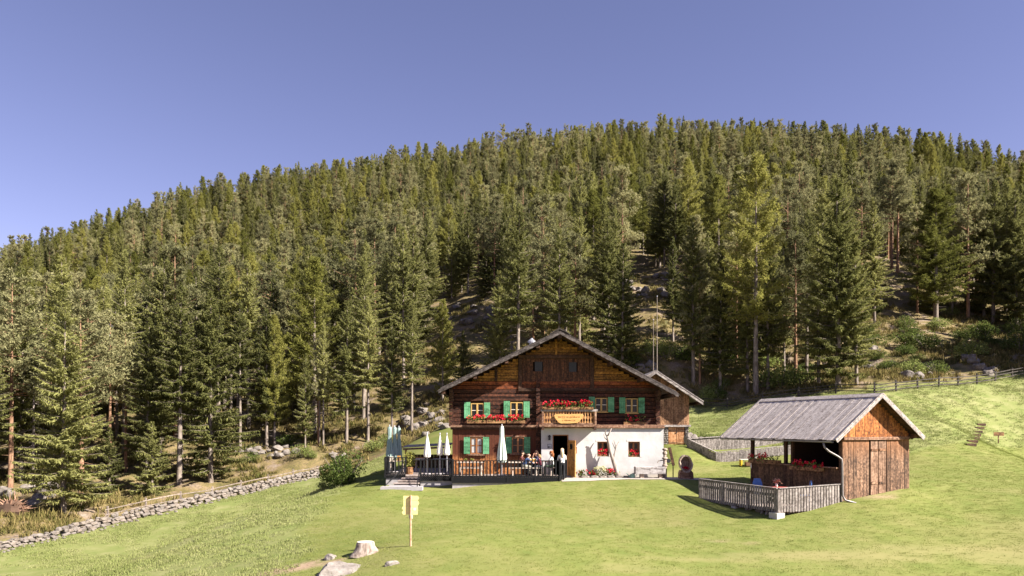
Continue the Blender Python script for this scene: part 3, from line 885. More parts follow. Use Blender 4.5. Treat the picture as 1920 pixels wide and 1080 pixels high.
def m_rock(name, a, b, lich=(0.16, 0.15, 0.09)):
    m, nt, out = mat_new(name)
    v = coords(nt, 'world', (1, 1, 1))
    n1 = noise_n(nt, v, 2.6, 7, .65); n2 = noise_n(nt, v, 9, 5, .7)
    c = ramp(nt, n1, [(0.33, a), (0.66, b)])
    c = mixc(nt, ramp(nt, n2, [(.56, (0, 0, 0)), (.64, (.8, .8, .8))]), c, lich)
    principled(nt, out, c, .88, .2, bump(nt, math_n(nt, 'ADD', n1, math_n(nt, 'MULTIPLY', n2, .4)), .9, .06))
    return m
M['rock'] = m_rock('grey_rock', (0.105, 0.088, 0.078), (0.235, 0.205, 0.185))
M['rock_pale'] = m_rock('pale_rock', (0.15, 0.128, 0.112), (0.29, 0.258, 0.232), (0.12, 0.095, 0.065))
def rock_mesh(seed, mat, sub=3):
    bm = bmesh.new(); bmesh.ops.create_icosphere(bm, subdivisions=sub, radius=1)
    off = Vector((seed * 7.1, seed * 3.3, 0))
    rr = random.Random(seed)
    cuts = [(rdir(rr), rr.uniform(.5, .85)) for _ in range(9)]
    for v in bm.verts:
        for n, d in cuts:
            k = v.co.dot(n) - d
            if k > 0: v.co -= n * k * .92
        v.co *= 1 + .16 * mnoise.noise(v.co * 1.6 + off) + .07 * mnoise.noise(v.co * 4.5 + off)
    me = bpy.data.meshes.new('rock'); bm.to_mesh(me); bm.free(); me.materials.append(mat); return me
ROCK = [rock_mesh(s, M['rock']) for s in range(1, 6)]; ROCKP = [rock_mesh(s, M['rock_pale'], 4) for s in (7, 9, 12)]
def put_rock(me, loc, s, label, group=None, rz=None, name='boulder'):
    o = bpy.data.objects.new(name, me); COL.objects.link(o); o.location = loc; o.scale = s
    o.rotation_euler = (0, 0, rt.uniform(0, 6.28) if rz is None else rz)
    ORG[o.name] = Vector(loc)
    return tag(o, label, 'rock', group)
def rocks(cx, cy, rx, ry, n, smin, smax, label, group):
    for _ in range(n):
        a = rt.uniform(0, 6.28); q = math.sqrt(rt.random())
        p = hit(cx + rx * q * math.cos(a), cy + ry * q * math.sin(a), 45); s = rt.uniform(smin, smax)
        w3 = ('left', 'middle', 'right')[min(2, int((q * math.cos(a) + 1) * 1.5))]; h3 = 'upper' if math.sin(a) < 0 else 'lower'; f = (s - smin) / (smax - smin)
        put_rock(rt.choice(ROCK), p + Vector((0, 0, .15 * s)), (s, s * rt.uniform(.7, 1.1), s * rt.uniform(.5, .9)), ('small ' if f < .35 else ('mid-sized ' if f < .7 else 'large ')) + label + ', %s %s side' % (h3, w3), group)
rocks(480, 848, 75, 16, 20, .2, .65, 'boulder in the rocky strip above the left stone wall', 'boulders above the left stone wall')
rocks(800, 792, 42, 30, 26, .25, .85, 'boulder of the rock outcrop behind the terrace', 'boulders of the outcrop behind the terrace')
rocks(880, 592, 58, 24, 18, .4, 1.2, 'boulder in the scree opening left above the farmhouse roof', 'boulders in the scree above the farmhouse')
rocks(1225, 540, 60, 26, 18, .4, 1.2, 'boulder in the scree opening right above the farmhouse roof', 'boulders in the right-hand scree')
rocks(1212, 697, 32, 9, 9, .3, .8, 'boulder in the bare patch just above the barn roof', 'boulders above the barn roof')
rocks(1760, 680, 150, 45, 12, .4, 1.0, 'boulder on the shaded bank above the right pasture', 'boulders on the shaded right bank')
rocks(620, 858, 30, 8, 4, .3, .6, 'boulder behind the round bush', 'small boulders behind the round bush')
rocks(45, 930, 60, 18, 7, .4, .9, 'boulder at the far left foot of the wood', 'boulders at the far left')

# grass, meadow and undergrowth: nobody could count the blades
def m_grass(name, stops, trans=.3):
    m, nt, out = mat_new(name)
    at = N(nt, 'ShaderNodeAttribute', attribute_name='tint'); oi = nt.nodes.new('ShaderNodeObjectInfo')
    n = noise_n(nt, coords(nt, 'world'), .3, 4)
    n2 = noise_n(nt, coords(nt, 'world'), 1.1, 3)
    f = math_n(nt, 'ADD', math_n(nt, 'MULTIPLY', at.outputs['Fac'], .3), math_n(nt, 'ADD', math_n(nt, 'MULTIPLY', n, .55), math_n(nt, 'ADD', math_n(nt, 'MULTIPLY', oi.outputs['Random'], .2), math_n(nt, 'MULTIPLY', n2, .25))))
    f = math_n(nt, 'SUBTRACT', f, .15)
    c = ramp(nt, f, stops)
    d = nt.nodes.new('ShaderNodeBsdfDiffuse'); t = nt.nodes.new('ShaderNodeBsdfTranslucent'); mx = nt.nodes.new('ShaderNodeMixShader'); mx.inputs[0].default_value = trans
    nt.links.new(c, d.inputs[0]); nt.links.new(c, t.inputs[0]); nt.links.new(d.outputs[0], mx.inputs[1]); nt.links.new(t.outputs[0], mx.inputs[2]); nt.links.new(mx.outputs[0], out.inputs[0])
    return m
M['lawn'] = m_grass('lawn_blades', [(.25, (0.150, 0.182, 0.044)), (.5, (0.200, 0.224, 0.060)), (.75, (0.255, 0.256, 0.090))])
M['mead'] = m_grass('meadow_blades', [(.25, (0.175, 0.212, 0.062)), (.5, (0.240, 0.262, 0.095)), (.75, (0.325, 0.318, 0.155))])
M['under'] = m_grass('undergrowth_blades', [(.25, (0.070, 0.082, 0.022)), (.5, (0.165, 0.138, 0.050)), (.75, (0.29, 0.22, 0.10))])
def tuft_mesh(seed, mat, n, h, spread, w):
    rr = random.Random(seed); lv = Leaves()
    for k in range(n):
        a = rr.uniform(0, 6.28); q = rr.random() ** .5 * spread
        dd = (Vector((0, 0, 1)) + Vector((rr.uniform(-1, 1), rr.uniform(-1, 1), 0)) * .55).normalized()
        lv.spray(Vector((math.cos(a) * q, math.sin(a) * q, -.02)), dd, dd.cross(rdir(rr)).normalized(), h * rr.uniform(.6, 1.25), w, rr)
    return lv.mesh('tuft', mat)
def spread(name, mat, protos, x0, x1, y0, y1, dens, keep, sc, label, cat, seed, fov=True):
    rg = np.random.default_rng(seed); n = int((x1 - x0) * (y1 - y0) * dens)
    x = rg.uniform(x0, x1, n); y = rg.uniform(y0, y1, n)
    px = 960 + F * x / np.maximum(y, 1); k = (px > -80) & (px < 2000)
    x = x[k]; y = y[k]
    k = keep(x, y, rg); x = x[k]; y = y[k]
    z = ground_z_fast(x, y); n = len(x)
    first = []
    for i, me in enumerate(protos):          # the plants drawn from, standing in the sward themselves
        j = int(rg.integers(n)); o = bpy.data.objects.new(name + '_tuft', me); COL.objects.link(o); o.location = (x[j], y[j], z[j])
        tag(o, None, None, None, 'stuff'); first.append([o])
    s = rg.uniform(sc[0], sc[1], n)
    ob = scatter(name, np.stack([x, y, z], 1), np.stack([rg.uniform(-.12, .12, n), rg.uniform(-.12, .12, n), rg.uniform(0, 6.28, n)], 1),
                 np.stack([s, s, s * rg.uniform(.7, 1.3, n)], 1), rg.integers(0, len(protos), n), first, label, cat)
    for g in first: g[0].parent = ob
    return ob
def ground_z_fast(x, y):
    i = np.clip(np.searchsorted(gx, x) - 1, 0, nx - 2); j = np.clip(np.searchsorted(gy, y) - 1, 0, ny - 2)
    fx = (x - gx[i]) / (gx[i + 1] - gx[i]); fy = (y - gy[j]) / (gy[j + 1] - gy[j])
    return (GZ[j, i] * (1 - fx) + GZ[j, i + 1] * fx) * (1 - fy) + (GZ[j + 1, i] * (1 - fx) + GZ[j + 1, i + 1] * fx) * fy
def built(x, y):
    """under the buildings, terrace, deck, path"""
    b = (x > -7.8) & (x < 10.4) & (y > 41.25) & (y < 54)
    b |= (x > 2.5) & (x < 10.6) & (y > 41.6) & (y < 54)
    b |= (x > 6.5) & (x < 13) & (y > 53) & (y < 62)
    lx = (x - 14.65) * -.371 + (y - 33.2) * .928; ly = (x - 14.65) * .928 + (y - 33.2) * .371
    b |= (lx > 0) & (lx < 6.2) & (ly > -3.6) & (ly < 4.1)
    return b
def keep_lawn(x, y, rg):
    f, m_, _ = cover(x, y); return (dry_at(x, y) < rg.uniform(.1, .6, len(x))) & (dirt_at(x, y) < .3) & (f < .3) & (m_ < .5) & ~built(x, y) & (y < 62)
def keep_mead(x, y, rg):
    f, m_, _ = cover(x, y); return (f < .5) & (m_ > rg.uniform(.2, .7, len(x))) & (fbm(x * .5, y * .5, 3) > rg.uniform(.2, .5, len(x))) & ~built(x, y)
def keep_under(x, y, rg):
    f, m_, _ = cover(x, y); return (f > .4) & (fbm(x * .25 + 4, y * .25, 3) > rg.uniform(.32, .58, len(x))) & ~built(x, y)
spread('lawn_grass', M['lawn'], [tuft_mesh(s, M['lawn'], 34, .021, .27, .010) for s in (1, 2, 3)], -26, 46, 17, 58, 42, keep_lawn, (.7, 1.3),
       'short mown grass of the lawn around the buildings', 'grass', 21)
spread('meadow_grass', M['mead'], [tuft_mesh(s, M['mead'], 26, .085, .26, .010) for s in (4, 5, 6)], -38, 56, 20, 80, 26, keep_mead, (.6, 1.5),
       'taller tufted grass of the bank and the pasture slope', 'grass', 22)
spread('undergrowth', M['under'], [tuft_mesh(s, M['under'], 22, .42, .3, .03) for s in (7, 8, 9)], -60, 75, 40, 130, 4.0, keep_under, (.5, 1.6),
       'dry grass and low undergrowth on the forest floor', 'undergrowth', 23)

# ------------------------------------------------------------------ farmhouse
M['log'] = m_wood('dark_log', (0.016, 0.008, 0.006), (0.056, 0.020, 0.011), (0.14, 0.050, 0.026), 'object', 1.0, .8, .7)
M['log_red'] = m_wood('red_log', (0.07, 0.020, 0.008), (0.21, 0.056, 0.018), (0.34, 0.105, 0.036), 'object', 1.0, .75, .5)
M['lower_plank'] = m_wood('lower_plank', (0.16, 0.055, 0.018), (0.36, 0.14, 0.044), (0.50, 0.25, 0.10), 'object', 1.0, .7, .4, zfade=(1.25, 1.75, (0.10, 0.026, 0.013), .95))
M['gable'] = m_wood('gable_board', (0.10, 0.042, 0.009), (0.29, 0.130, 0.023), (0.44, 0.22, 0.048), 'object', 1.0, .65, .6)
M['panel'] = m_wood('panel_board', (0.034, 0.015, 0.008), (0.085, 0.034, 0.016), (0.19, 0.083, 0.036), 'object', 1.0, .7, .7)
M['beam'] = m_wood('dark_beam', (0.030, 0.016, 0.010), (0.07, 0.034, 0.020), (0.13, 0.066, 0.04), 'object', 1.0, .8, .4)
M['ledge'] = m_wood('ledge_board', (0.11, 0.055, 0.034), (0.24, 0.13, 0.08), (0.38, 0.26, 0.18), 'object', 1.0, .8, .4)
M['grey_wood'] = m_wood('silver_wood', (0.155, 0.130, 0.118), (0.285, 0.250, 0.232), (0.42, 0.378, 0.355), 'object', 1.0, .8, .35)
M['roof_edge'] = m_wood('roof_edge_wood', (0.038, 0.030, 0.027), (0.080, 0.066, 0.060), (0.15, 0.126, 0.117), 'object', 1.0, .8, .35)
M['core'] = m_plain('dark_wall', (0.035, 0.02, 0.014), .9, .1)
M['green'] = m_wood('green_paint', (0.065, 0.20, 0.098), (0.105, 0.30, 0.150), (0.150, 0.365, 0.20), 'object', .8, .6, .15)
M['ochre'] = m_plain('ochre_paint', (0.46, 0.29, 0.095), .55, .3)
M['brown_frame'] = m_plain('brown_frame', (0.27, 0.11, 0.042), .6, .3)
M['white_bar'] = m_plain('white_bar', (0.66, 0.60, 0.50), .55)
M['door'] = m_wood('door_wood', (0.36, 0.17, 0.045), (0.48, 0.24, 0.07), (0.58, 0.32, 0.11), 'object', .7, .5, .1)
M['iron'] = m_plain('black_iron', (0.022, 0.022, 0.024), .5, .4)
M['zinc'] = m_plain('zinc', (0.42, 0.42, 0.44), .4, .5, metal=.6)
M['curtain'] = m_plain('curtain', (0.42, 0.41, 0.40), .9, .1)

m, nt, out = mat_new('white_plaster')
v = coords(nt, 'world'); n1 = noise_n(nt, v, .9, 6, .6); n2 = noise_n(nt, v, 6, 5, .6)
c = ramp(nt, n1, [(0.3, (0.42, 0.402, 0.39)), (0.55, (0.51, 0.50, 0.49)), (0.75, (0.54, 0.53, 0.52))])
g = nt.nodes.new('ShaderNodeNewGeometry'); sx = nt.nodes.new('ShaderNodeSeparateXYZ'); nt.links.new(g.outputs['Position'], sx.inputs[0])
mr = nt.nodes.new('ShaderNodeMapRange'); mr.inputs[1].default_value = .55; mr.inputs[2].default_value = .0
nt.links.new(math_n(nt, 'ADD', sx.outputs[2], math_n(nt, 'MULTIPLY', math_n(nt, 'SUBTRACT', n1, .5), .9)), mr.inputs[0])
c = mixc(nt, math_n(nt, 'MULTIPLY', mr.outputs[0], .7), c, (0.34, 0.295, 0.25))          # splash dirt along the foot
principled(nt, out, c, .9, .15, bump(nt, math_n(nt, 'ADD', n1, math_n(nt, 'MULTIPLY', n2, .25)), .6, .05))
M['plaster'] = m

m, nt, out = mat_new('window_glass')
p_ = principled(nt, out, (0.010, 0.011, 0.012), .08, .22)
M['glass'] = m

Y0 = 43.75; YM = 43.25; YR = 42.35
fx = lambda px, Y=Y0: (px - 960) / F * Y
fz = lambda py, Y=Y0: ZC - (py - HZ) / F * Y
house = thing('farmhouse', 'old alpine farmhouse of dark timber with whitewashed ground floor and wide gable roof', 'farmhouse', (2.5, 48, 0))

def holes_partition(x0, x1, z0, z1, holes):
    xs = sorted(set([x0, x1] + [h[0] for h in holes] + [h[1] for h in holes])); zs = sorted(set([z0, z1] + [h[2] for h in holes] + [h[3] for h in holes]))
    for i in range(len(xs) - 1):
        run = None
        for j in range(len(zs) - 1):
            cx = (xs[i] + xs[i + 1]) / 2; cz = (zs[j] + zs[j + 1]) / 2
            if any(h[0] < cx < h[1] and h[2] < cz < h[3] for h in holes): continue
            yield xs[i], xs[i + 1], zs[j], zs[j + 1]

XL, XR = -3.5, 8.5
APX, APZ = 2.72, 8.22              # underside of the roof at the ridge
SL, SR = .486, .53
def roof_under(x): return APZ - (SL * (APX - x) if x < APX else SR * (x - APX))

# openings (x0, x1, z0, z1)
W_up = [(fx(883), fx(907), fz(783), fz(756)), (fx(957), fx(981), fz(782), fz(754)), (fx(1116), fx(1139), fz(772), fz(746)), (fx(1173), fx(1196), fz(774), fz(747))]
W_low = [(fx(882), fx(905), fz(851), fz(820)), (fx(960), fx(982), fz(850), fz(820))]
DOOR = (fx(1036, YM), fx(1066, YM), -.02, fz(815, YM))
W_wh = [(fx(1120, YM), fx(1142, YM), fz(856, YM), fz(828, YM)), (fx(1178, YM), fx(1200, YM), fz(857, YM), fz(828, YM))]

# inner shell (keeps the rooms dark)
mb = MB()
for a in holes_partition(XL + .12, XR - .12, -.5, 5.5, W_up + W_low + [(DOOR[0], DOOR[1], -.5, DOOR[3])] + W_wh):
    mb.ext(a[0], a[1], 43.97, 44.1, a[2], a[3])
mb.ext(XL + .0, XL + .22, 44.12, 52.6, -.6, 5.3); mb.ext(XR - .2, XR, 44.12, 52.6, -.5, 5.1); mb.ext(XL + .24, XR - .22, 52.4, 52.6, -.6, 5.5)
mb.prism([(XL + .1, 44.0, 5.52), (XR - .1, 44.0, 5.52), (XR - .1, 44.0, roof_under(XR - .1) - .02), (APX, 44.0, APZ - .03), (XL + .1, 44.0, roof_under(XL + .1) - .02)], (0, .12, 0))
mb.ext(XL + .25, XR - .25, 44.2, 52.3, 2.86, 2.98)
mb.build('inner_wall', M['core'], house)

# log storey
def courses(z0, z1, h, x0, x1, y, th, mat, name, holes, kind='log', clip=None, jit=.012, red=None):
    z = z0; i = 0
    while z < z1 - .05:
        zz = min(z + h, z1); zc = (z + zz) / 2
        a0, a1 = x0, x1
        if clip: a0, a1 = clip(zz, x0, x1)
        segs = [(a0, a1)]
        for hx0, hx1, hz0, hz1 in holes:
            if hz0 < zz - .03 and hz1 > z + .03:
                ns = []
                for s0, s1 in segs:
                    if hx0 > s0 and hx0 < s1: ns.append((s0, min(s1, hx0)))
                    if hx1 > s0 and hx1 < s1: ns.append((max(s0, hx1), s1))
                    if hx1 <= s0 or hx0 >= s1: ns.append((s0, s1))
                segs = ns
        for s0, s1 in segs:
            if s1 - s0 < .06: continue
            yy = y + random.uniform(-jit, jit)
            piece(name, house, (red(zc) if red else mat), (s0, yy, zc), (s1, yy, zc), zz - z - .022, th, up=(0, -1, 0), kind=kind)
        z = zz; i += 1
courses(2.98, 5.56, .235, XL, XR, Y0 + .09, .19, M['log'], 'log', W_up, red=lambda z: M['log_red'] if z > 5.2 else M['log'])
def clip_left(z, x0, x1): return (max(x0, APX - (APZ - z - .04) / SL), x1)
def clip_right(z, x0, x1): return (x0, min(x1, APX + (APZ - z - .04) / SR))
PXL, PXR = fx(979), fx(1107)
PZ0, PZ1 = fz(728), fz(671)
courses(5.56, 7.6, .165, XL, PXL - .24, Y0 + .08, .06, M['gable'], 'gable_board', [], 'plank', clip_left)
courses(5.16, 7.6, .165, PXR + .2, XR, Y0 + .08, .06, M['gable'], 'gable_board', [], 'plank', clip_right)
courses(PZ1 + .15, 8.15, .165, PXL - .2, PXR + .2, Y0 + .08, .06, M['gable'], 'gable_board', [], 'plank', lambda z, a, b: (clip_left(z, a, b)[0], clip_right(z, a, b)[1]))
# upright boarded panel with two small openings
W_p = [(fx(1003), fx(1017), fz(696), fz(678)), (fx(1067), fx(1081), fz(697), fz(679))]
def uprights(x0, x1, z0, z1, w, y, th, mat, name, holes, parent=house):
    x = x0
    while x < x1 - .03:
        ww = min(w * random.uniform(.8, 1.2), x1 - x); xc = x + ww / 2
        segs = [(z0, z1)]
        for hx0, hx1, hz0, hz1 in holes:
            if hx0 < x + ww - .03 and hx1 > x + .03: segs = [s for a, b in segs for s in ((a, min(b, hz0)), (max(a, hz1), b)) if s[1] - s[0] > .04]
        for a, b in segs:
            yy = y + random.uniform(-.012, .012)
            piece(name, parent, mat, (xc, yy, a), (xc, yy, b), ww - .008, th, up=(0, -1, 0))
        x += ww
uprights(PXL, PXR, PZ0, PZ1, .16, Y0 + .06, .05, M['panel'], 'panel_board', W_p)
for h in W_p:
    mb = MB(); mb.ext(h[0], h[1], Y0 + .07, Y0 + .1, h[2], h[3]); mb.build('vent_dark_plate', M['iron'], house)  # black plate fills each opening, its inner shade given by colour
for x in (PXL - .12, PXR + .1): piece('post', house, M['beam'], (x, Y0 + .02, PZ0 - .12), (x, Y0 + .02, roof_under(x) - .05), .22, .16, up=(0, -1, 0))
piece('post', house, M['gable'], (fx(1043), Y0 + .02, PZ1 + .1), (fx(1043), Y0 + .02, 8.0), .11, .1, up=(0, -1, 0))
piece('post', house, M['beam'], (fx(930), Y0 + .03, 5.58), (fx(930), Y0 + .03, roof_under(fx(930)) - .06), .16, .08, up=(0, -1, 0))
piece('cross_beam', house, M['beam'], (PXL - .22, Y0 + .0, PZ1 + .06), (PXR + .2, Y0 + .0, PZ1 + .06), .2, .2, up=(0, -1, 0))
piece('cross_beam', house, M['beam'], (PXL - .22, Y0 + .0, PZ0 - .08), (XR + .1, Y0 + .0, PZ0 - .08), .2, .18, up=(0, -1, 0))
# lower left: upright planks
uprights(XL, 1.6, -.1, 2.8, .19, Y0 + .1, .06, M['lower_plank'], 'plank', W_low)
piece('ledge', house, M['ledge'], (XL - .1, Y0 - .02, 2.93), (1.5, Y0 - .02, 2.93), .13, .3, up=(0, -1, 0))
piece('ledge', house, M['beam'], (XL - .1, Y0 + .02, 2.8), (1.5, Y0 + .02, 2.8), .14, .16, up=(0, -1, 0))
piece('ledge', house, M['ledge'], (1.66, YM - .03, 2.885), (XR + .32, YM - .03, 2.885), .15, .18, up=(0, -1, 0))
piece('ledge', house, M['ledge'], (1.66, 43.45, 2.99), (XR + .3, 43.45, 2.99), .5, .05)
# projecting ends of the cross walls: columns of log ends, and the corbels under the eaves
for x, z0, z1 in ((1.53, -.1, 5.5), (XL - .06, 2.9, 4.95), (XR + .02, 3.05, 4.6)):
    z = z0
    while z < z1:
        h = .22; L = random.uniform(.2, .34)
        piece('log_end', house, M['log'], (x, Y0 - L + .1, z + h / 2), (x, Y0 + .2, z + h / 2), .24, h - .015, kind='log'); z += h
for x, s in ((XL, -1), (XR, 1)):
    for k in range(4):
        L = .25 + .22 * k; z = roof_under(x) - .75 + .17 * k
        piece('corbel', house, M['beam'], (x, Y0 - L, z), (x, Y0 + .4, z), .2, .165, kind='log')

# masonry ground floor, right
mb = MB()
for a in holes_partition(1.7, 8.78, -.35, 2.81, [(DOOR[0], DOOR[1], -.35, DOOR[3])] + W_wh): mb.ext(a[0], a[1], YM, 43.7, a[2], a[3])
mb.ext(8.5, 8.78, 43.702, 52.6, -.35, 2.81)
mb.build('masonry_wall', M['plaster'], house)

def window(x0, x1, z0, z1, y, frame, bar, wt=.055, curtain=0, refl=False):
    mb = MB(); xm = (x0 + x1) / 2
    mb.ext(x0, x0 + wt, y - .05, y + .03, z0, z1); mb.ext(x1 - wt, x1, y - .05, y + .03, z0, z1)
    mb.ext(x0 + wt, x1 - wt, y - .05, y + .03, z1 - wt, z1); mb.ext(x0 + wt, x1 - wt, y - .05, y + .03, z0, z0 + wt)
    mb.ext(xm - .05, xm + .05, y - .06, y + .02, z0 + wt, z1 - wt)
    w = mb.build('window', frame, house)
    zm = z0 + (z1 - z0) * .5
    for a, b in ((x0 + wt, xm - .05), (xm + .05, x1 - wt)):
        MB().ext(a, b, y - .035, y + .01, zm - .018, zm + .018).build('glazing_bar', bar, w)
        for c0, c1 in ((z0 + wt, zm - .018), (zm + .018, z1 - wt)):
            MB().ext(a, b, y - .006, y + .006, c0, c1).build('pane', M['glass'], w)
        if curtain:
            for c0, c1 in ((z0 + wt, zm - .02), (zm + .02, z1 - wt)):
                if curtain == 2: MB().ext(a + .02, b - .02, y - .012, y - .008, c0 + .02, c1 - .01).build('curtain', M['curtain'], w)
    return w
def shutter(x0, x1, z0, z1, y, ang=0.0):
    """open shutter: three upright boards, two battens"""
    s = thing_part = MB()
    n = 3; ww = (x1 - x0) / n
    for i in range(n): s.ext(x0 + i * ww + .004, x0 + (i + 1) * ww - .004, y - .02, y + .012, z0, z1)
    sh = s.build('shutter', M['green'], house)
    for zz in (z0 + .16, z1 - .16): MB().ext(x0 + .02, x1 - .02, y + .014, y + .034, zz - .04, zz + .04).build('batten', M['green'], sh)
    return sh
for i, (a, b, c0, c1) in enumerate(W_up):
    window(a, b, c0, c1, Y0 + .06, M['ochre'], M['white_bar'])
    sw = .36
    shutter(a - sw - .03, a - .03, c0 - .03, c1 + .06, Y0 - .09); shutter(b + .02, b + sw + .02, c0 - .03, c1 + .04, Y0 - .09)
    MB().ext(a - .05, b + .05, Y0 - .06, Y0 + .02, c0 - .06, c0 - .005).build('sill', M['ochre'], house)
for i, (a, b, c0, c1) in enumerate(W_low):
    window(a, b, c0, c1, Y0 + .08, M['brown_frame'], M['brown_frame'], curtain=2 if i == 0 else 0)
    sw = .36
    shutter(a - sw - .02, a - .02, c0, c1 + .02, Y0 - .05); shutter(b + .02, b + sw + .02, c0, c1 + .02, Y0 - .05)
    piece('sill', house, M['ledge'], (a - .12, Y0 + .0, c0 - .05), (b + .12, Y0 + .0, c0 - .05), .1, .14, up=(0, -1, 0))
    piece('lintel', house, M['ledge'], (a - .05, Y0 + .05, c1 + .05), (b + .05, Y0 + .05, c1 + .05), .08, .1, up=(0, -1, 0))
for a, b, c0, c1 in W_wh:
    window(a + .02, b - .02, c0 + .02, c1 - .02, YM + .3, M['brown_frame'], M['brown_frame'], .07)
    mb = MB(); mb.ext(a - .09, b + .12, YM - .012, YM + .0, c1, c1 + .12); mb.ext(b, b + .12, YM - .012, YM + .0, c0, c1 - .001)
    mb.build('window_surround', m_plain('surround_plaster', (0.60, 0.55, 0.50), .9), house)
for a, b, c0, c1 in W_p: pass
# front door: frame and an open leaf
mb = MB(); mb.ext(DOOR[0], DOOR[0] + .06, YM + .02, YM + .2, 0, DOOR[3] - .06); mb.ext(DOOR[0], DOOR[1], YM + .02, YM + .2, DOOR[3] - .06, DOOR[3] - .002)
mb.ext(DOOR[1] - .06, DOOR[1] - .002, YM + .02, YM + .2, 0, DOOR[3] - .06)
mb.build('door_frame', M['brown_frame'], house)
ang = R(-68); hx = DOOR[1] - .02; hy = YM - .03; dm = Matrix.Rotation(ang, 3, 'Z')
mb = MB(); L = .92
for i in range(5): mb.box(Vector((hx, hy, 1.07)) + dm @ Vector((L * (i + .5) / 5, 0, 0)), (L / 5 - .008, .05, 2.1), dm)
leaf = mb.build('door', M['door'], house)
MB().box(Vector((hx, hy, 1.75)) + dm @ Vector((.45, -.03, 0)), (.3, .02, .3), dm).build('pane', M['glass'], leaf)
MB().box(Vector((hx, hy, 1.0)) + dm @ Vector((.82, -.06, 0)), (.12, .07, .03), dm).build('handle', M['iron'], leaf)
piece('door_step', house, M['grey_wood'], (DOOR[0] - .1, YM - .22, .02), (DOOR[1] + .4, YM - .22, .02), .4, .13)

# roof: boarding in three stepped layers, bargeboards, purlins, chimney
def slope_pts(x0, x1, y0, y1, off, th):
    """slab following the slope between x0 and x1, off above the underside"""
    a = Vector((x0, 0, roof_under(x0) + off)); b = Vector((x1, 0, roof_under(x1) + off))
    n = Vector((-(b.z - a.z), 0, b.x - a.x)).normalized()
    if n.z < 0: n = -n
    return [(a.x, y0, a.z), (b.x, y0, b.z), (b.x + n.x * th, y0, b.z + n.z * th), (a.x + n.x * th, y0, a.z + n.z * th)], (0, y1 - y0, 0)
EL, ER = -4.17, 9.44
roof = MB()
for (x0, x1) in ((EL, APX), (APX, ER)): roof.prism(*slope_pts(x0, x1, YR + .06, 53.4, .0, .06))
roof = roof.build('roof', M['beam'], house)
for (x0, x1, sgn) in ((EL, APX, -1), (APX, ER, 1)):
    for k in range(3):
        ex = .10 - .10 * k; a0, a1 = (x0 - ex, x1) if sgn < 0 else (x0, x1 + ex)
        MB().prism(*slope_pts(a0, a1, YR - .02 - .04 * (k == 2) + .03 * k, 53.45, .062 + .042 * k, .034)).build('roof_boarding', M['roof_edge'], roof)
    # bargeboard in lengths with an uneven lower edge
    n = 6
    for i in range(n):
        u0 = x0 + (x1 - x0) * i / n; u1 = x0 + (x1 - x0) * (i + 1) / n; poly = []
        for j in range(9):
            u = u0 + (u1 - u0) * j / 8; poly.append((u, YR - .035, roof_under(u) - .075 + random.uniform(-.012, .012) - (.02 if j % 2 else 0)))
        for u in (u1, u0): poly.append((u, YR - .035, roof_under(u) + .055))
        MB().prism(poly, (0, .05, 0)).build('bargeboard', M['roof_edge'], roof)
    for t in (.04, .3, .56, .82):
        u = x0 + (x1 - x0) * t if sgn < 0 else x1 - (x1 - x0) * t
        piece('purlin', roof, M['beam'], (u, YR + .06, roof_under(u) - .13), (u, 53.2, roof_under(u) - .13), .2, .22)
piece('purlin', roof, M['beam'], (APX, YR + .06, APZ - .18), (APX, 53.2, APZ - .18), .22, .24)
for k in range(3):                      # ridge boards
    for s in (-1, 1):
        a = Vector((APX, 0, APZ + .25 + .02 * k)); b = a + Vector((s * (.55 - .12 * k), 0, -.5 * (.55 - .12 * k)))
        MB().prism([(a.x, YR - .04, a.z - .035), (b.x, YR - .04, b.z - .035), (b.x, YR - .04, b.z), (a.x, YR - .04, a.z)], (0, 11, 0)).build('ridge_board', M['roof_edge'], roof)
c = PX(997, 640, 47.5)
ch = MB().tube([(c.x, c.y, c.z - 1.3), (c.x, c.y, c.z - .1)], .16, 12).build('chimney', M['zinc'], roof)
mb = MB(); mb.tube([(c.x, c.y, c.z - .1), (c.x, c.y, c.z), (c.x, c.y, c.z + .12), (c.x, c.y, c.z + .2)], [.26, .26, .12, .05], 12); mb.build('cowl', M['zinc'], ch)

# balcony
BY = 42.62; bx0, bx1 = fx(1016, BY), fx(1118, BY); bz0, bz1 = fz(800, BY), fz(767, BY)
piece('balcony_beam', house, M['ledge'], (bx0 - .15, BY, bz0 + .05), (bx1 + .15, BY, bz0 + .05), .14, .14, up=(0, -1, 0))
for i in range(6): piece('balcony_floor_board', house, M['beam'], (bx0, BY + .15 + i * .17, bz0 + .1), (bx1, BY + .15 + i * .17, bz0 + .1), .165, .04)
piece('balcony_rail', house, M['grey_wood'], (bx0 - .06, BY, bz1 - .08), (bx1 + .08, BY, bz1 - .08), .12, .12, up=(0, -1, 0))
piece('balcony_rail', house, M['ledge'], (bx0, BY + .02, bz0 + .17), (bx1, BY + .02, bz0 + .17), .07, .07, up=(0, -1, 0))
for x in (bx0 + .05, bx1 - .05): piece('balcony_post', house, M['ledge'], (x, BY, bz0 + .12), (x, BY, bz1 - .12), .11, .11, up=(0, -1, 0))
for x in (bx0 + .05, bx1 - .08):
    piece('balcony_bracket', house, M['beam'], (x, BY + .03, bz0 - .05), (x, Y0 + .1, bz0 - .05), .15, .16)
    piece('balcony_bracket', house, M['beam'], (x, BY - .04, bz0 - .2), (x, BY - .04, bz0 + .02), .13, .13, up=(0, -1, 0))
    piece('balcony_side_rail', house, M['ledge'], (x, BY + .06, bz1 - .08), (x, Y0, bz1 - .08), .1, .1)
prof = [(-.5, .28), (-.38, .42), (-.30, .18), (-.14, .20), (-.06, .44), (.06, .44), (.14, .20), (.30, .18), (.38, .42), (.5, .28)]
nb = 19
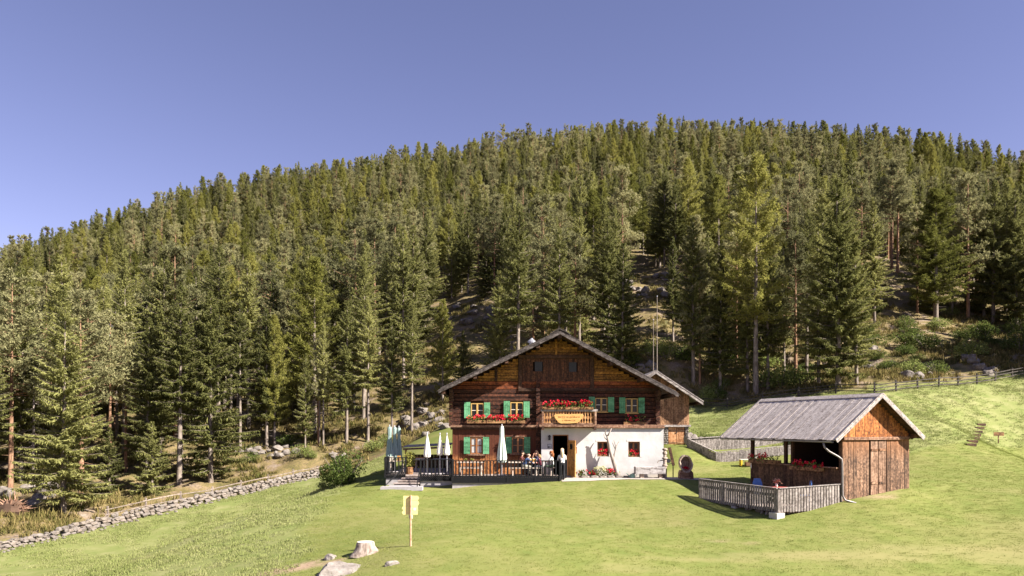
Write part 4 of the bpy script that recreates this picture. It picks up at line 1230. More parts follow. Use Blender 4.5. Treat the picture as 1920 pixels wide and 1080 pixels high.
for i in range(nb):                     # fretted balusters
    x = bx0 + .16 + (bx1 - bx0 - .32) * i / (nb - 1); w = .145; h = bz1 - bz0 - .33; zc = (bz0 + bz1) / 2 + .02
    poly = [(x + q * w, BY + .0, zc + p * h) for p, q in prof] + [(x - q * w, BY + .0, zc + p * h) for p, q in prof[::-1]]
    MB().prism(poly, (0, .03, 0)).build('baluster', M['balu'] if 'balu' in M else M.setdefault('balu', m_wood('baluster_wood', (0.22, 0.10, 0.04), (0.42, 0.21, 0.08), (0.58, 0.34, 0.15), 'z', 1.0, .7, .5)), house)

# carved sign on the balcony front
m, nt, out = mat_new('sign_wood')
n = noise_n(nt, coords(nt, 'world', (1.4, 1, 9)), 2.0, 6, .6)
principled(nt, out, ramp(nt, n, [(.3, (0.44, 0.21, 0.06)), (.6, (0.62, 0.36, 0.13)), (.8, (0.72, 0.47, 0.21))]), .55, .3, bump(nt, n, .3, .01))
M['sign_wood'] = m
sy = BY - .12
sx = [(1039, 779), (1041, 776.5), (1050, 776), (1066, 777), (1082, 776), (1092, 776.3), (1094.5, 779), (1093, 783), (1089, 787), (1086, 791), (1081, 793.2), (1066, 794), (1052, 794), (1047, 792), (1044, 788), (1040.5, 784)]
sgn = thing('carved_sign', 'orange carved wooden name board hanging on the balcony railing', 'sign', (fx(1066, sy), sy, fz(794, sy)))
MB().prism([(fx(a, sy), sy, fz(b, sy)) for a, b in sx], (0, .05, 0)).build('board', M['sign_wood'], sgn, bevel=.008)
mb = MB(); rr = random.Random(3)
for row, (xa, xb, zc_, hh) in enumerate(((1047, 1088, 781.8, 3.0), (1055, 1078, 788.2, 2.6))):
    x = xa
    while x < xb:                        # carved script, worn past reading
        wv = rr.uniform(1.2, 2.2)
        for k in range(rr.choice((1, 2, 2))):
            q = x + rr.uniform(0, wv * .6); t = hh * rr.uniform(.5, 1.0) * .5
            mb.bar((fx(q, sy), sy - .003, fz(zc_ + t, sy)), (fx(q + rr.uniform(-.2, .9), sy), sy - .003, fz(zc_ - t, sy)), .012, .016, up=(0, 1, 0))
        if rr.random() < .5: mb.bar((fx(x, sy), sy - .003, fz(zc_ + .2, sy)), (fx(x + wv, sy), sy - .003, fz(zc_ - .2, sy)), .012, .014, up=(0, 1, 0))
        x += wv + rr.uniform(.3, .8)
mb.build('lettering', m_plain('carved_letters', (0.30, 0.12, 0.035), .7), sgn)

# geranium boxes
M['petal'] = m_foliage('geranium_petals', [(0.1, (0.45, 0.012, 0.03)), (0.5, (0.66, 0.02, 0.05)), (0.9, (0.80, 0.08, 0.12))], trans=.2, var=.2)
M['box_wood'] = m_wood('flower_box_wood', (0.10, 0.045, 0.022), (0.24, 0.125, 0.055), (0.36, 0.22, 0.10), 'object', .8, .75, .5)
def geraniums(parent, x0, x1, y, z, depth, hgt, n_leaf, n_fl, seed, axis_=None):
    rr = random.Random(seed); lv = Leaves(); fl = Leaves()
    ax = axis_ or (Vector((1, 0, 0)), Vector((0, -1, 0))); L = x1 - x0; o = org(parent)
    base = Vector((x0, y, z)) if axis_ is None else Vector((x0, y, z))
    P = lambda u, d, h: base + ax[0] * u + ax[1] * d + Vector((0, 0, h)) - o
    for k in range(n_leaf):
        q = P(rr.uniform(0, L), rr.uniform(-.4, .7) * depth, rr.uniform(-.25, .75) * hgt); dd = (rdir(rr) + Vector((0, -.3, .3))).normalized()
        lv.spray(q, dd, dd.cross(rdir(rr)).normalized(), rr.uniform(.07, .13), rr.uniform(.03, .055), rr)
    for k in range(n_fl):
        q = P(rr.uniform(0, L), rr.uniform(-.3, .9) * depth, rr.uniform(.15, 1.05) * hgt); s = rr.uniform(.045, .085)
        for j in range(12):
            dd = rdir(rr); lv_ = fl.spray(q + dd * s * .35, dd, dd.cross(rdir(rr)).normalized(), s, s * .5, rr)
    for nm, me in (('leaves', lv.mesh('leaves', M['broad'])), ('blossoms', fl.mesh('blossoms', M['petal']))):
        ob = bpy.data.objects.new(nm, me); COL.objects.link(ob); ob.parent = parent
def flower_box(x0, x1, y, z, label, h=.17, d=.2, hgt=.3, nl=150, nf=16, seed=1, group=None):
    t = thing('flower_box', label, 'flower box', ((x0 + x1) / 2, y, z), group)
    mb = MB(); mb.ext(x0, x1, y - d / 2, y - d / 2 + .02, z, z + h); mb.ext(x0, x1, y + d / 2 - .02, y + d / 2, z, z + h); mb.ext(x0, x1, y - d / 2 + .021, y + d / 2 - .021, z, z + h - .03)
    mb.ext(x0 - .02, x0 - .001, y - d / 2, y + d / 2, z, z + h); mb.ext(x1 + .001, x1 + .02, y - d / 2, y + d / 2, z, z + h)
    mb.build('box', M['box_wood'], t)
    geraniums(t, x0 + .03, x1 - .03, y, z + h, d * .7, hgt, nl, nf, seed)
    return t
yb = Y0 - .2
for i, (a, b, nf) in enumerate(((876, 910, 22), (913, 948, 34), (951, 984, 26))):
    flower_box(fx(a, yb), fx(b, yb), yb, fz(793.5, yb), ['geranium box under the left window of the upper left pair', 'fullest geranium box, between the two upper left windows', 'geranium box under the right window of the upper left pair'][i], nf=nf, seed=i + 1, nl=170)
yb = BY - .02
for i, (a, b, nf) in enumerate(((1017, 1049, 26), (1051, 1081, 22), (1083, 1112, 18))):
    flower_box(fx(a, yb), fx(b, yb), yb, fz(767, yb) - .02, ['geranium box at the left end of the balcony rail', 'geranium box in the middle of the balcony rail', 'geranium box at the right end of the balcony rail'][i], h=.14, hgt=.36, nf=nf, seed=i + 11, nl=190)
flower_box(fx(1168), fx(1207), 43.38, fz(797, 43.38), 'sparse geranium box on the ledge under the far right upper window', h=.19, hgt=.36, nf=9, nl=60, seed=21)
for i, (a, b, c0, c1) in enumerate(W_wh):
    flower_box(a + .05, b - .05, YM + .14, c0 + .005, ['red geraniums in the whitewashed wall window behind the dead tree', 'red geraniums in the whitewashed wall window above the trough'][i], h=.1, d=.16, hgt=.3, nf=13, nl=60, seed=31 + i)

# things on the white wall
y = YM
t = thing('wall_lantern', 'small black wrought lantern on the white wall left of the door', 'lantern', (fx(1030, y), y, fz(822, y)))
mb = MB(); x = fx(1030, y)
mb.box((x, y - .1, fz(822, y)), (.12, .12, .2)); mb.build('lamp_body', M['iron'], t)
mb = MB(); mb.bar((x, y - .005, fz(817, y)), (x, y - .1, fz(816, y)), .025, .025); mb.add([(x - .09, y - .19, fz(818.5, y)), (x + .09, y - .19, fz(818.5, y)), (x + .09, y - .01, fz(818.5, y)), (x - .09, y - .01, fz(818.5, y)), (x, y - .1, fz(815, y))], [(0, 1, 4), (1, 2, 4), (2, 3, 4), (3, 0, 4), (3, 2, 1, 0)])
mb.build('bracket', M['iron'], t)
t = thing('notice_plaque', 'small dark framed plaque on the white wall below the lantern', 'plaque', (fx(1030.5, y), y, fz(840, y)))
MB().ext(fx(1026.5, y), fx(1034, y), y - .03, y - .002, fz(840.5, y), fz(832.5, y)).build('frame', m_plain('slate_frame', (.09, .09, .10), .6), t)
mb = MB(); mb.ext(fx(1027.3, y), fx(1033.2, y), y - .034, y - .031, fz(836.5, y), fz(833.3, y)); mb.ext(fx(1030.5, y), fx(1033.2, y), y - .034, y - .031, fz(839.7, y), fz(837, y)); mb.build('print', m_plain('grey_print', (.42, .42, .45), .6), t)
t = thing('mail_box', 'narrow orange wooden box with pointed roof on the wall right of the door', 'box', (fx(1079, y), y, fz(850, y)))
MB().ext(fx(1076.7, y), fx(1081.3, y), y - .09, y - .002, fz(850, y), fz(839, y)).build('body', M['brown_frame'], t)
xa, xb, xm = fx(1075.8, y), fx(1082.2, y), fx(1079, y)
MB().prism([(xa, y - .11, fz(839, y)), (xb, y - .11, fz(839, y)), (xm, y - .11, fz(836.3, y))], (0, .105, 0)).build('roof', M['ledge'], t)

# ------------------------------------------------------------------ barn behind the house
M['barn'] = m_wood('barn_plank', (0.10, 0.050, 0.026), (0.24, 0.128, 0.066), (0.40, 0.24, 0.14), 'object', 1.0, .75, .7)
YB = 53.0
barn = thing('barn', 'weathered plank barn with stone base behind the right end of the farmhouse', 'barn', (10, 56, 1.5))
bR, bL = fx(1292, YB), 7.2
bAx, bAz = fx(1230, 52.2), fz(693, 52.2); bs = .665
b_under = lambda x: bAz - .14 - bs * abs(x - bAx)
x = bL; zb = fz(797, YB)
while x < bR - .05:
    w = min(.2 * random.uniform(.8, 1.25), bR - x); xc = x + w / 2
    piece('plank', barn, M['barn'], (xc, YB + random.uniform(-.012, .012), zb), (xc, YB, b_under(xc) - .02), w - .008, .05, up=(0, -1, 0)); x += w
mb = MB(); mb.ext(bR - .25, bR - .02, YB + .06, 60.5, .6, b_under(bR) - .1); mb.ext(bL, bL + .2, YB + .06, 60.5, .6, b_under(bL) - .1); mb.ext(bL + .22, bR - .27, 60.2, 60.5, .6, 4.6)
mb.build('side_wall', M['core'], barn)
for s in (-1, 1):
    a = Vector((bAx, 52.2, bAz)); b = Vector((bAx + s * 3.3, 52.2, bAz - bs * 3.3)); n = Vector((s * bs, 0, 1)).normalized()
    for k in range(2):
        o = n * (-.14 + .075 * k)
        MB().prism([a + o + Vector((0, -.03 * k, 0)), b + o + Vector((s * .05 * k, -.03 * k, 0)), b + o + n * .06 + Vector((s * .05 * k, -.03 * k, 0)), a + o + n * .06 + Vector((0, -.03 * k, 0))], (0, 8.8, 0)).build('roof_slope', M['grey_wood'], barn)
    MB().prism([a + Vector((0, -.04, -.28)), b + Vector((0, -.04, -.28)), b + Vector((0, -.04, -.12)), a + Vector((0, -.04, -.12))], (0, .04, 0)).build('bargeboard', M['grey_wood'], barn)
for u in (.5, .95):
    xx = bAx + 3.3 * u; piece('purlin', barn, M['beam'], (xx, 52.24, b_under(xx) - .12), (xx, 60.6, b_under(xx) - .12), .18, .2)
piece('sill_beam', barn, M['grey_wood'], (bL, YB - .06, zb - .06), (bR + .1, YB - .06, zb - .06), .14, .2, up=(0, -1, 0))
gzb = fz(835, YB)
def stone_pier(x0, x1, z0, z1, y0, y1):
    MB().ext(x0 + .04, x1 - .04, y0 + .06, y1, z0 - .4, z1).build('pier', M['rock'], barn)
    z = z0 - .1
    while z < z1 - .04:
        h = random.uniform(.1, .16); x = x0
        while x < x1 - .04:
            w = min(random.uniform(.14, .28), x1 - x)
            piece('stone', barn, M['rock_pale'], (x, y0 + .06, z + h / 2), (x + w, y0 + .06, z + h / 2), .2, h, kind='stone', nvar=5); x += w
        z += h
stone_pier(fx(1237, YB), fx(1253, YB), gzb, zb - .14, YB - .02, YB + .4)
stone_pier(fx(1284.5, YB), fx(1291, YB), gzb, zb - .14, YB - .02, YB + .4)
for (a, b) in ((1253.5, 1268.5), (1269, 1284)):
    d = MB(); xa, xb = fx(a, YB), fx(b, YB); n = 4
    for i in range(n): d.ext(xa + (xb - xa) * i / n + .004, xa + (xb - xa) * (i + 1) / n - .004, YB + .04, YB + .09, gzb - .1, zb - .15)
    d = d.build('door', M['door_barn'] if 'door_barn' in M else M.setdefault('door_barn', m_wood('barn_door_wood', (0.24, 0.10, 0.04), (0.44, 0.22, 0.10), (0.56, 0.34, 0.19), 'z', 1.0, .7, .3)), barn)
    for zz in (gzb + .2, zb - .4): MB().ext(xa + .03, xb - .03, YB + .015, YB + .038, zz - .05, zz + .05).build('batten', M['barn'], d)
MB().ext(fx(1267.5, YB), fx(1270, YB), YB - .01, YB + .012, fz(812, YB), fz(809.5, YB)).build('latch', M['iron'], barn)
for px, pt, lab in ((1225, 600, 'shorter thin pole rising behind the barn roof'), (1232, 556, 'taller thin pole rising behind the barn roof')):
    q = PX(px, pt, 64); zz = gz(q.x, 64)
    t = thing('pole', lab, 'pole', (q.x, 64, zz)); MB().tube([(q.x, 64, zz - .3), q], [.045, .03], 8).build('mast', M['bark_spruce'], t)
    MB().tube([q, q + Vector((0, 0, .06))], .06, 8).build('cap', M['zinc'], t)
for i, (px, py, s) in enumerate(((1296, 832, .62), (1318, 838, .42), (1300, 818, .5))):
    p = PX(px, py, 52.2); put_rock(ROCK[i], (p.x, p.y, gz(p.x, p.y) + .3), (s, s * .8, s), ['largest mossy boulder right of the barn door', 'smallest boulder right of the barn door', 'upper boulder close to the barn door'][i], 'boulders by the barn door')
for px, py, s, lb in ((1312, 828, .8, 'shrub touching the boulders right of the barn door'), (1330, 832, .9, 'middle shrub on the grass right of the barn'), (1348, 828, .8, 'shrub farthest from the barn above the plank enclosure')):
    p = PX(px, py, 53.5); put_shrub(rt.randrange(3), (p.x, p.y, gz(p.x, p.y) - .1), (s, s, s * .9), lb, 'shrubs beside the barn boulders')

# ------------------------------------------------------------------ terrace
M['concrete'] = m_plain('concrete', (0.33, 0.305, 0.31), .85, .2, .18, 4.0)
M['deck'] = m_wood('deck_board', (0.20, 0.155, 0.135), (0.33, 0.27, 0.24), (0.45, 0.385, 0.345), 'object', 1.0, .8, .3)
M['dark_metal'] = m_plain('dark_railing', (0.012, 0.012, 0.013), .6, .15)
YT = 41.2; TZ = .13
TL, TR = fx(848, YT), fx(1049, YT)
ter = thing('terrace', 'raised terrace with dark bar railing and concrete base before the farmhouse', 'terrace', (-2, 42.5, -.6))
mb = MB(); mb.ext(TL, TR - .05, YT + .05, 43.6, -.95, -.2); mb.build('concrete_base', M['concrete'], ter)
LY = 41.95; LX0 = fx(787, LY)
mb = MB(); mb.ext(LX0, TL - .004, LY + .05, 43.6, -1.0, -.14); mb.ext(-7.3, LX0 - .006, 43.25, 50, -1.0, -.10); mb.ext(LX0 - .002, XL - .02, 43.61, 50, -1.0, -.10); mb.build('concrete_base', M['concrete'], ter)
y = YT + .02
while y < 43.6:
    piece('deck_board', ter, M['deck'], (TL if y > LY else TL, y + .07, TZ - .025), (TR, y + .07, TZ - .025), .135, .05)
    if y > LY: piece('deck_board', ter, M['deck'], (LX0, y + .07, TZ - .025), (TL - .006, y + .07, TZ - .025), .135, .05)
    y += .14
y = 43.64
while y < 50:
    piece('deck_board', ter, M['deck'], (-7.3, y + .1, TZ - .025), (XL - .03, y + .1, TZ - .025), .195, .05); y += .2
y = 43.24
while y < 43.62:
    piece('deck_board', ter, M['deck'], (-7.3, y + .06, TZ - .025), (LX0 - .01, y + .06, TZ - .025), .12, .05); y += .125
mb = MB(); mb.ext(TL, TR, YT + .01, YT + .04, -.2, TZ - .06); mb.build('rim_joist', M['dark_metal'], ter)
def railing(A, B, zt, zb, zs, step=.19, post=True):
    """bars between top rail zt and floor rail zb, a lattice skirt down to zs"""
    A = Vector(A); B = Vector(B); d = (B - A); L = d.length; n = max(2, int(L / step)); out_ = Vector((d.y, -d.x, 0)).normalized()
    z = lambda v, h: Vector((v.x, v.y, h))
    piece('top_rail', ter, M['dark_metal'], z(A, zt), z(B, zt), .075, .04, kind='bar')
    piece('floor_rail', ter, M['dark_metal'], z(A, zb), z(B, zb), .05, .05, kind='bar')
    piece('floor_rail', ter, M['dark_metal'], z(A, zs), z(B, zs), .05, .05, kind='bar')
    for i in range(n + 1):
        p = A + d * i / n
        piece('bar', ter, M['dark_metal'], z(p, zs if i % 8 == 0 else zb), z(p, zt),   .09 if i % 8 == 0 else .072, .05, up=out_, kind='bar')
    mb = MB(); h = zb - zs; x = -h
    while x < L:                      # two layers of crossing laths
        a = max(0, x); b = min(L, x + h)
        if b - a > .05:
            u = d.normalized()
            mb.bar(z(A + u * a, zs + (a - x)) + out_ * .012, z(A + u * b, zs + (b - x)) + out_ * .012, .03, .012, up=u.cross(Vector((0, 0, 1))))
            mb.bar(z(A + u * a, zb - (a - x)) - out_ * .012, z(A + u * b, zb - (b - x)) - out_ * .012, .03, .012, up=u.cross(Vector((0, 0, 1))))
        x += .11
    o = mb.build('lattice', M['dark_metal'], ter); o['kind'] = 'stuff'
railing((TL, YT, 0), (TR, YT, 0), 1.02, .17, -.19)
railing((TR, YT, 0), (fx(1062, 42.5), 42.5, 0), 1.02, .17, -.19)
railing((LX0 + .05, LY, 0), (TL, LY, 0), 1.06, .2, -.13)
railing((TL, LY, 0), (TL, YT, 0), 1.02, .17, -.19)
railing((-7.35, 43.22, 0), (-6.15, 43.22, 0), 1.12, .25, -.05)
railing((-7.35, 46.5, 0), (-7.35, 43.22, 0), 1.12, .25, -.05)
for k in range(5):                    # steps down to the lawn
    z1 = TZ - .02 - .115 * k; yb_, yf = 43.2 - .42 * k, 42.78 - .42 * k
    piece('step', ter, M['deck'] if k < 4 else M['concrete'], (-6.1 - .17 * k, (yb_ + yf) / 2, z1 - .03), (LX0 + .0 - .0 * k, (yb_ + yf) / 2, z1 - .03), .45, .06)
    MB().ext(-6.05 - .17 * k, LX0 - .05, yf + .06, yf + .09, z1 - .3, z1 - .07).build('riser', M['dark_metal'], ter)
piece('step', ter, M['concrete'], (fx(714, 40.6), 40.75, -.47), (fx(792, 40.6), 40.75, -.47), .6, .2, kind='bar')
piece('stair_rail', ter, M['dark_metal'], (-6.2, 43.2, .55), (-6.75, 41.2, -.1), .05, .05)
piece('stair_rail', ter, M['dark_metal'], (LX0 + .02, LY, .6), (LX0 + .02, 40.6, -.2), .05, .05)
for yy in (41.9, 40.7): piece('stair_rail', ter, M['dark_metal'], (LX0 + .02, yy, -.8), (LX0 + .02, yy, -.25 + (yy - 40.7) * .6), .05, .05, up=(0, -1, 0))

# furniture
M['table_wood'] = m_wood('table_wood', (0.32, 0.25, 0.20), (0.47, 0.39, 0.32), (0.60, 0.53, 0.46), 'object', .9, .7, .25)
def table(x0, x1, y, label, z=TZ, h=.76, d=.72, mat='table_wood', legs=True):
    t = thing('garden_table', label, 'table', ((x0 + x1) / 2, y, z))
    for i in range(5): piece('top_board', t, M[mat], (x0, y - d / 2 + d * (i + .5) / 5, z + h - .02), (x1, y - d / 2 + d * (i + .5) / 5, z + h - .02), d / 5 - .008, .04)
    for xx in (x0 + .15, x1 - .15):
        for s in (-1, 1): MB().bar((xx, y + s * .30, z), (xx, y + s * .12, z + h - .04), .06, .06, up=(1, 0, 0)).build('leg', M[mat], t)
        MB().bar((xx + .031, y - .26, z + .32), (xx + .031, y + .26, z + .32), .05, .05, up=(1, 0, 0)).build('brace', M[mat], t)
    return t
def bench(x0, x1, y, label, z=TZ, back=0):
    t = thing('garden_bench', label, 'bench', ((x0 + x1) / 2, y, z))
    for i in (-1, 1): piece('seat_board', t, M['table_wood'], (x0, y + i * .08, z + .44), (x1, y + i * .08, z + .44), .15, .035)
    for xx in (x0 + .2, x1 - .2):
        for s in (-1, 1): MB().bar((xx, y + s * .14, z), (xx, y + s * .06, z + .42), .05, .05, up=(1, 0, 0)).build('leg', M['table_wood'], t)
    if back: piece('back_board', t, M['table_wood'], (x0, y + .2 * back, z + .75), (x1, y + .2 * back, z + .75), .03, .2)
    return t
table(fx(858, 42.6), fx(908, 42.6), 42.6, 'long pale table under the lower left window on the terrace')
bench(fx(860, 42.05), fx(906, 42.05), 42.02, 'bench before the long pale table under the lower left window')
bench(fx(860, 43.2), fx(906, 43.2), 43.2, 'wall bench behind the long pale table under the lower left window')
table(fx(953, 42.6), fx(1014, 42.6), 42.6, 'pale table where the guests sit on the terrace')
bench(fx(955, 42.05), fx(1012, 42.05), 42.0, 'bench on the railing side of the guests table')
bench(fx(955, 43.2), fx(1012, 43.2), 43.2, 'bench along the timber wall behind the guests table')
table(fx(776, 46), fx(800, 46), 46, 'table with food tray on the left part of the terrace', d=.6)
table(fx(812, 47), fx(845, 47), 47, 'table behind the white parasols left of the farmhouse')
table(-7.25, -6.3, 44.0, 'small side table with pots at the left terrace end', d=.5)
mb = MB(); x = fx(733, 44); mb.tube([(x, 44, TZ + .77), (x, 44, TZ + 1.0)], [.11, .14], 12); tag(mb.build('plant_pot', M['white_bar']), 'white pot on the small table at the left terrace end', 'pot')
x = fx(748, 44); t = thing('wooden_holder', 'upright wooden cutlery holder beside the white pot', 'holder', (x, 44, TZ + .77))
MB().ext(x - .1, x + .1, 43.95, 44.05, TZ + .77, TZ + 1.06).build('body', M['door'], t); MB().ext(x - .03, x + .03, 43.93, 43.949, TZ + .86, TZ + .97).build('slot', M['iron'], t)
x = fx(788, 46); t = thing('food_tray', 'white tray of food on the left terrace table', 'tray', (x, 46, TZ + .77))
MB().ext(x - .3, x + .3, 45.8, 46.2, TZ + .77, TZ + .82).build('dish', M['white_bar'], t); mb = MB()
for i in range(8): mb.ball((x - .25 + .07 * i, 46 + random.uniform(-.1, .1), TZ + .85), .05, 6, 4)
mb.build('food', m_plain('baked_food', (.45, .22, .08), .7), t)
p = Vector((fx(768, 43.6), 43.55, TZ)); t = thing('potted_plant', 'yellow-green potted plant in a woven basket at the top of the steps', 'plant', p)
mb = MB(); mb.tube([p, p + Vector((0, 0, .42))], [.2, .27], 12, jit=.05); mb.build('basket', M['box_wood'], t)
lv = Leaves(); rr = random.Random(4)
for k in range(260):
    q = Vector((rr.gauss(0, .16), rr.gauss(0, .14), rr.uniform(.4, 1.25))); dd = (rdir(rr) + Vector((0, 0, .5))).normalized(); lv.spray(q, dd, dd.cross(rdir(rr)).normalized(), .16, .045, rr)
o = bpy.data.objects.new('leaves', lv.mesh('leaves', M['larch'])); COL.objects.link(o); o.parent = t

# folded parasols
def m_cloth(name, col):
    m, nt, out = mat_new(name)
    n = noise_n(nt, coords(nt, 'world', (9, 9, .8)), 1.6, 4)
    principled(nt, out, ramp(nt, n, [(.3, [c_ * .85 for c_ in col]), (.7, col)]), .85, .15, bump(nt, n, .4, .03)); return m
M['cloth_white'] = m_cloth('parasol_white', (0.74, 0.70, 0.64)); M['cloth_green'] = m_cloth('parasol_palegreen', (0.62, 0.68, 0.58)); M['cloth_teal'] = m_cloth('parasol_teal', (0.27, 0.36, 0.34))
def parasol(px, Y, pt, pb, r, mat, label, z=TZ, blunt=.12):
    x = fx(px, Y); zt = fz(pt, Y); zb_ = fz(pb, Y)
    t = thing('folded_parasol', label, 'parasol', (x, Y, z)); mb = MB(); n = 20
    for k, (u, q) in enumerate(((0, blunt), (.06, blunt * 1.3), (.3, .45), (.6, .75), (.9, 1.0), (1.0, .86))):
        for i in range(n):
            a = 2 * math.pi * i / n; f = 1 - .28 * (i % 2) * min(1, u * 2.5 + .2)
            mb.v.append((x + math.cos(a) * r * q * f, Y + math.sin(a) * r * q * f, zt - (zt - zb_) * u - (.05 * (i % 2) if u == 1 else 0)))
    for k in range(5):
        for i in range(n): i2 = (i + 1) % n; mb.f.append((k * n + i, (k + 1) * n + i, (k + 1) * n + i2, k * n + i2))
    mb.f.append(tuple(range(n))); mb.f.append(tuple(range(5 * n, 6 * n))[::-1])
    mb.build('canopy', mat, t)
    MB().tube([(x, Y, z + .04), (x, Y, zt + .06)], .028, 8).build('pole', M['zinc'], t)
    mb = MB(); mb.tube([(x, Y, z), (x, Y, z + .07)], [.26, .24], 14); mb.build('base', M['concrete'], t)
    MB().tube([(x, Y, zt + .03), (x, Y, zt + .12)], [.04, .02], 8).build('finial', M['zinc'], t)
parasol(941, 42.35, 799, 866, .29, M['cloth_green'], 'tall folded pale green parasol standing before the timber wall', blunt=.3)
parasol(801, 43.2, 814, 856, .22, M['cloth_white'], 'leftmost of the three folded white parasols beside the farmhouse')
parasol(825, 43.3, 815, 852, .20, M['cloth_white'], 'middle one of the three folded white parasols beside the farmhouse')
parasol(838, 43.1, 815, 852, .19, M['cloth_white'], 'folded white parasol nearest the farmhouse corner')
parasol(730.5, 44.9, 800, 858, .23, M['cloth_teal'], 'leftmost of the three tall folded teal parasols', blunt=.45)
parasol(740, 45.1, 801, 858, .20, M['cloth_teal'], 'middle one of the three tall folded teal parasols', blunt=.45)
parasol(748, 45.3, 802, 858, .20, M['cloth_teal'], 'rightmost of the three tall folded teal parasols', blunt=.45)

# low shelter behind the left part of the terrace
YS = 50.5; sh = thing('shelter', 'low open shelter with board roof behind the left terrace', 'shelter', (fx(800, YS), YS, 0))
x0, x1 = fx(757, YS), fx(846, YS)
for i in range(12):
    xa = x0 + (x1 - x0) * i / 12; piece('roof_board', sh, M['table_wood'], (xa + .13, YS - .5, fz(838 - i * .35, YS)), (xa + .13, YS + 2.0, fz(838 - i * .35, YS) + .08), (x1 - x0) / 12 - .01, .05)
piece('front_beam', sh, M['ledge'], (x0, YS - .35, fz(842, YS)), (x1, YS - .35, fz(838, YS)), .12, .12)
for u in (.06, .5, .94): xx = x0 + (x1 - x0) * u; piece('post', sh, M['door'], (xx, YS - .3, -.1), (xx, YS - .3, fz(841 - 3 * u, YS)), .12, .12, up=(0, -1, 0))
for i in range(14): xx = x0 + (x1 - x0) * (i + .5) / 14; piece('back_board', sh, M['panel'], (xx, YS + 1.9, -.1), (xx, YS + 1.9, .95), (x1 - x0) / 14 - .01, .04, up=(0, -1, 0))

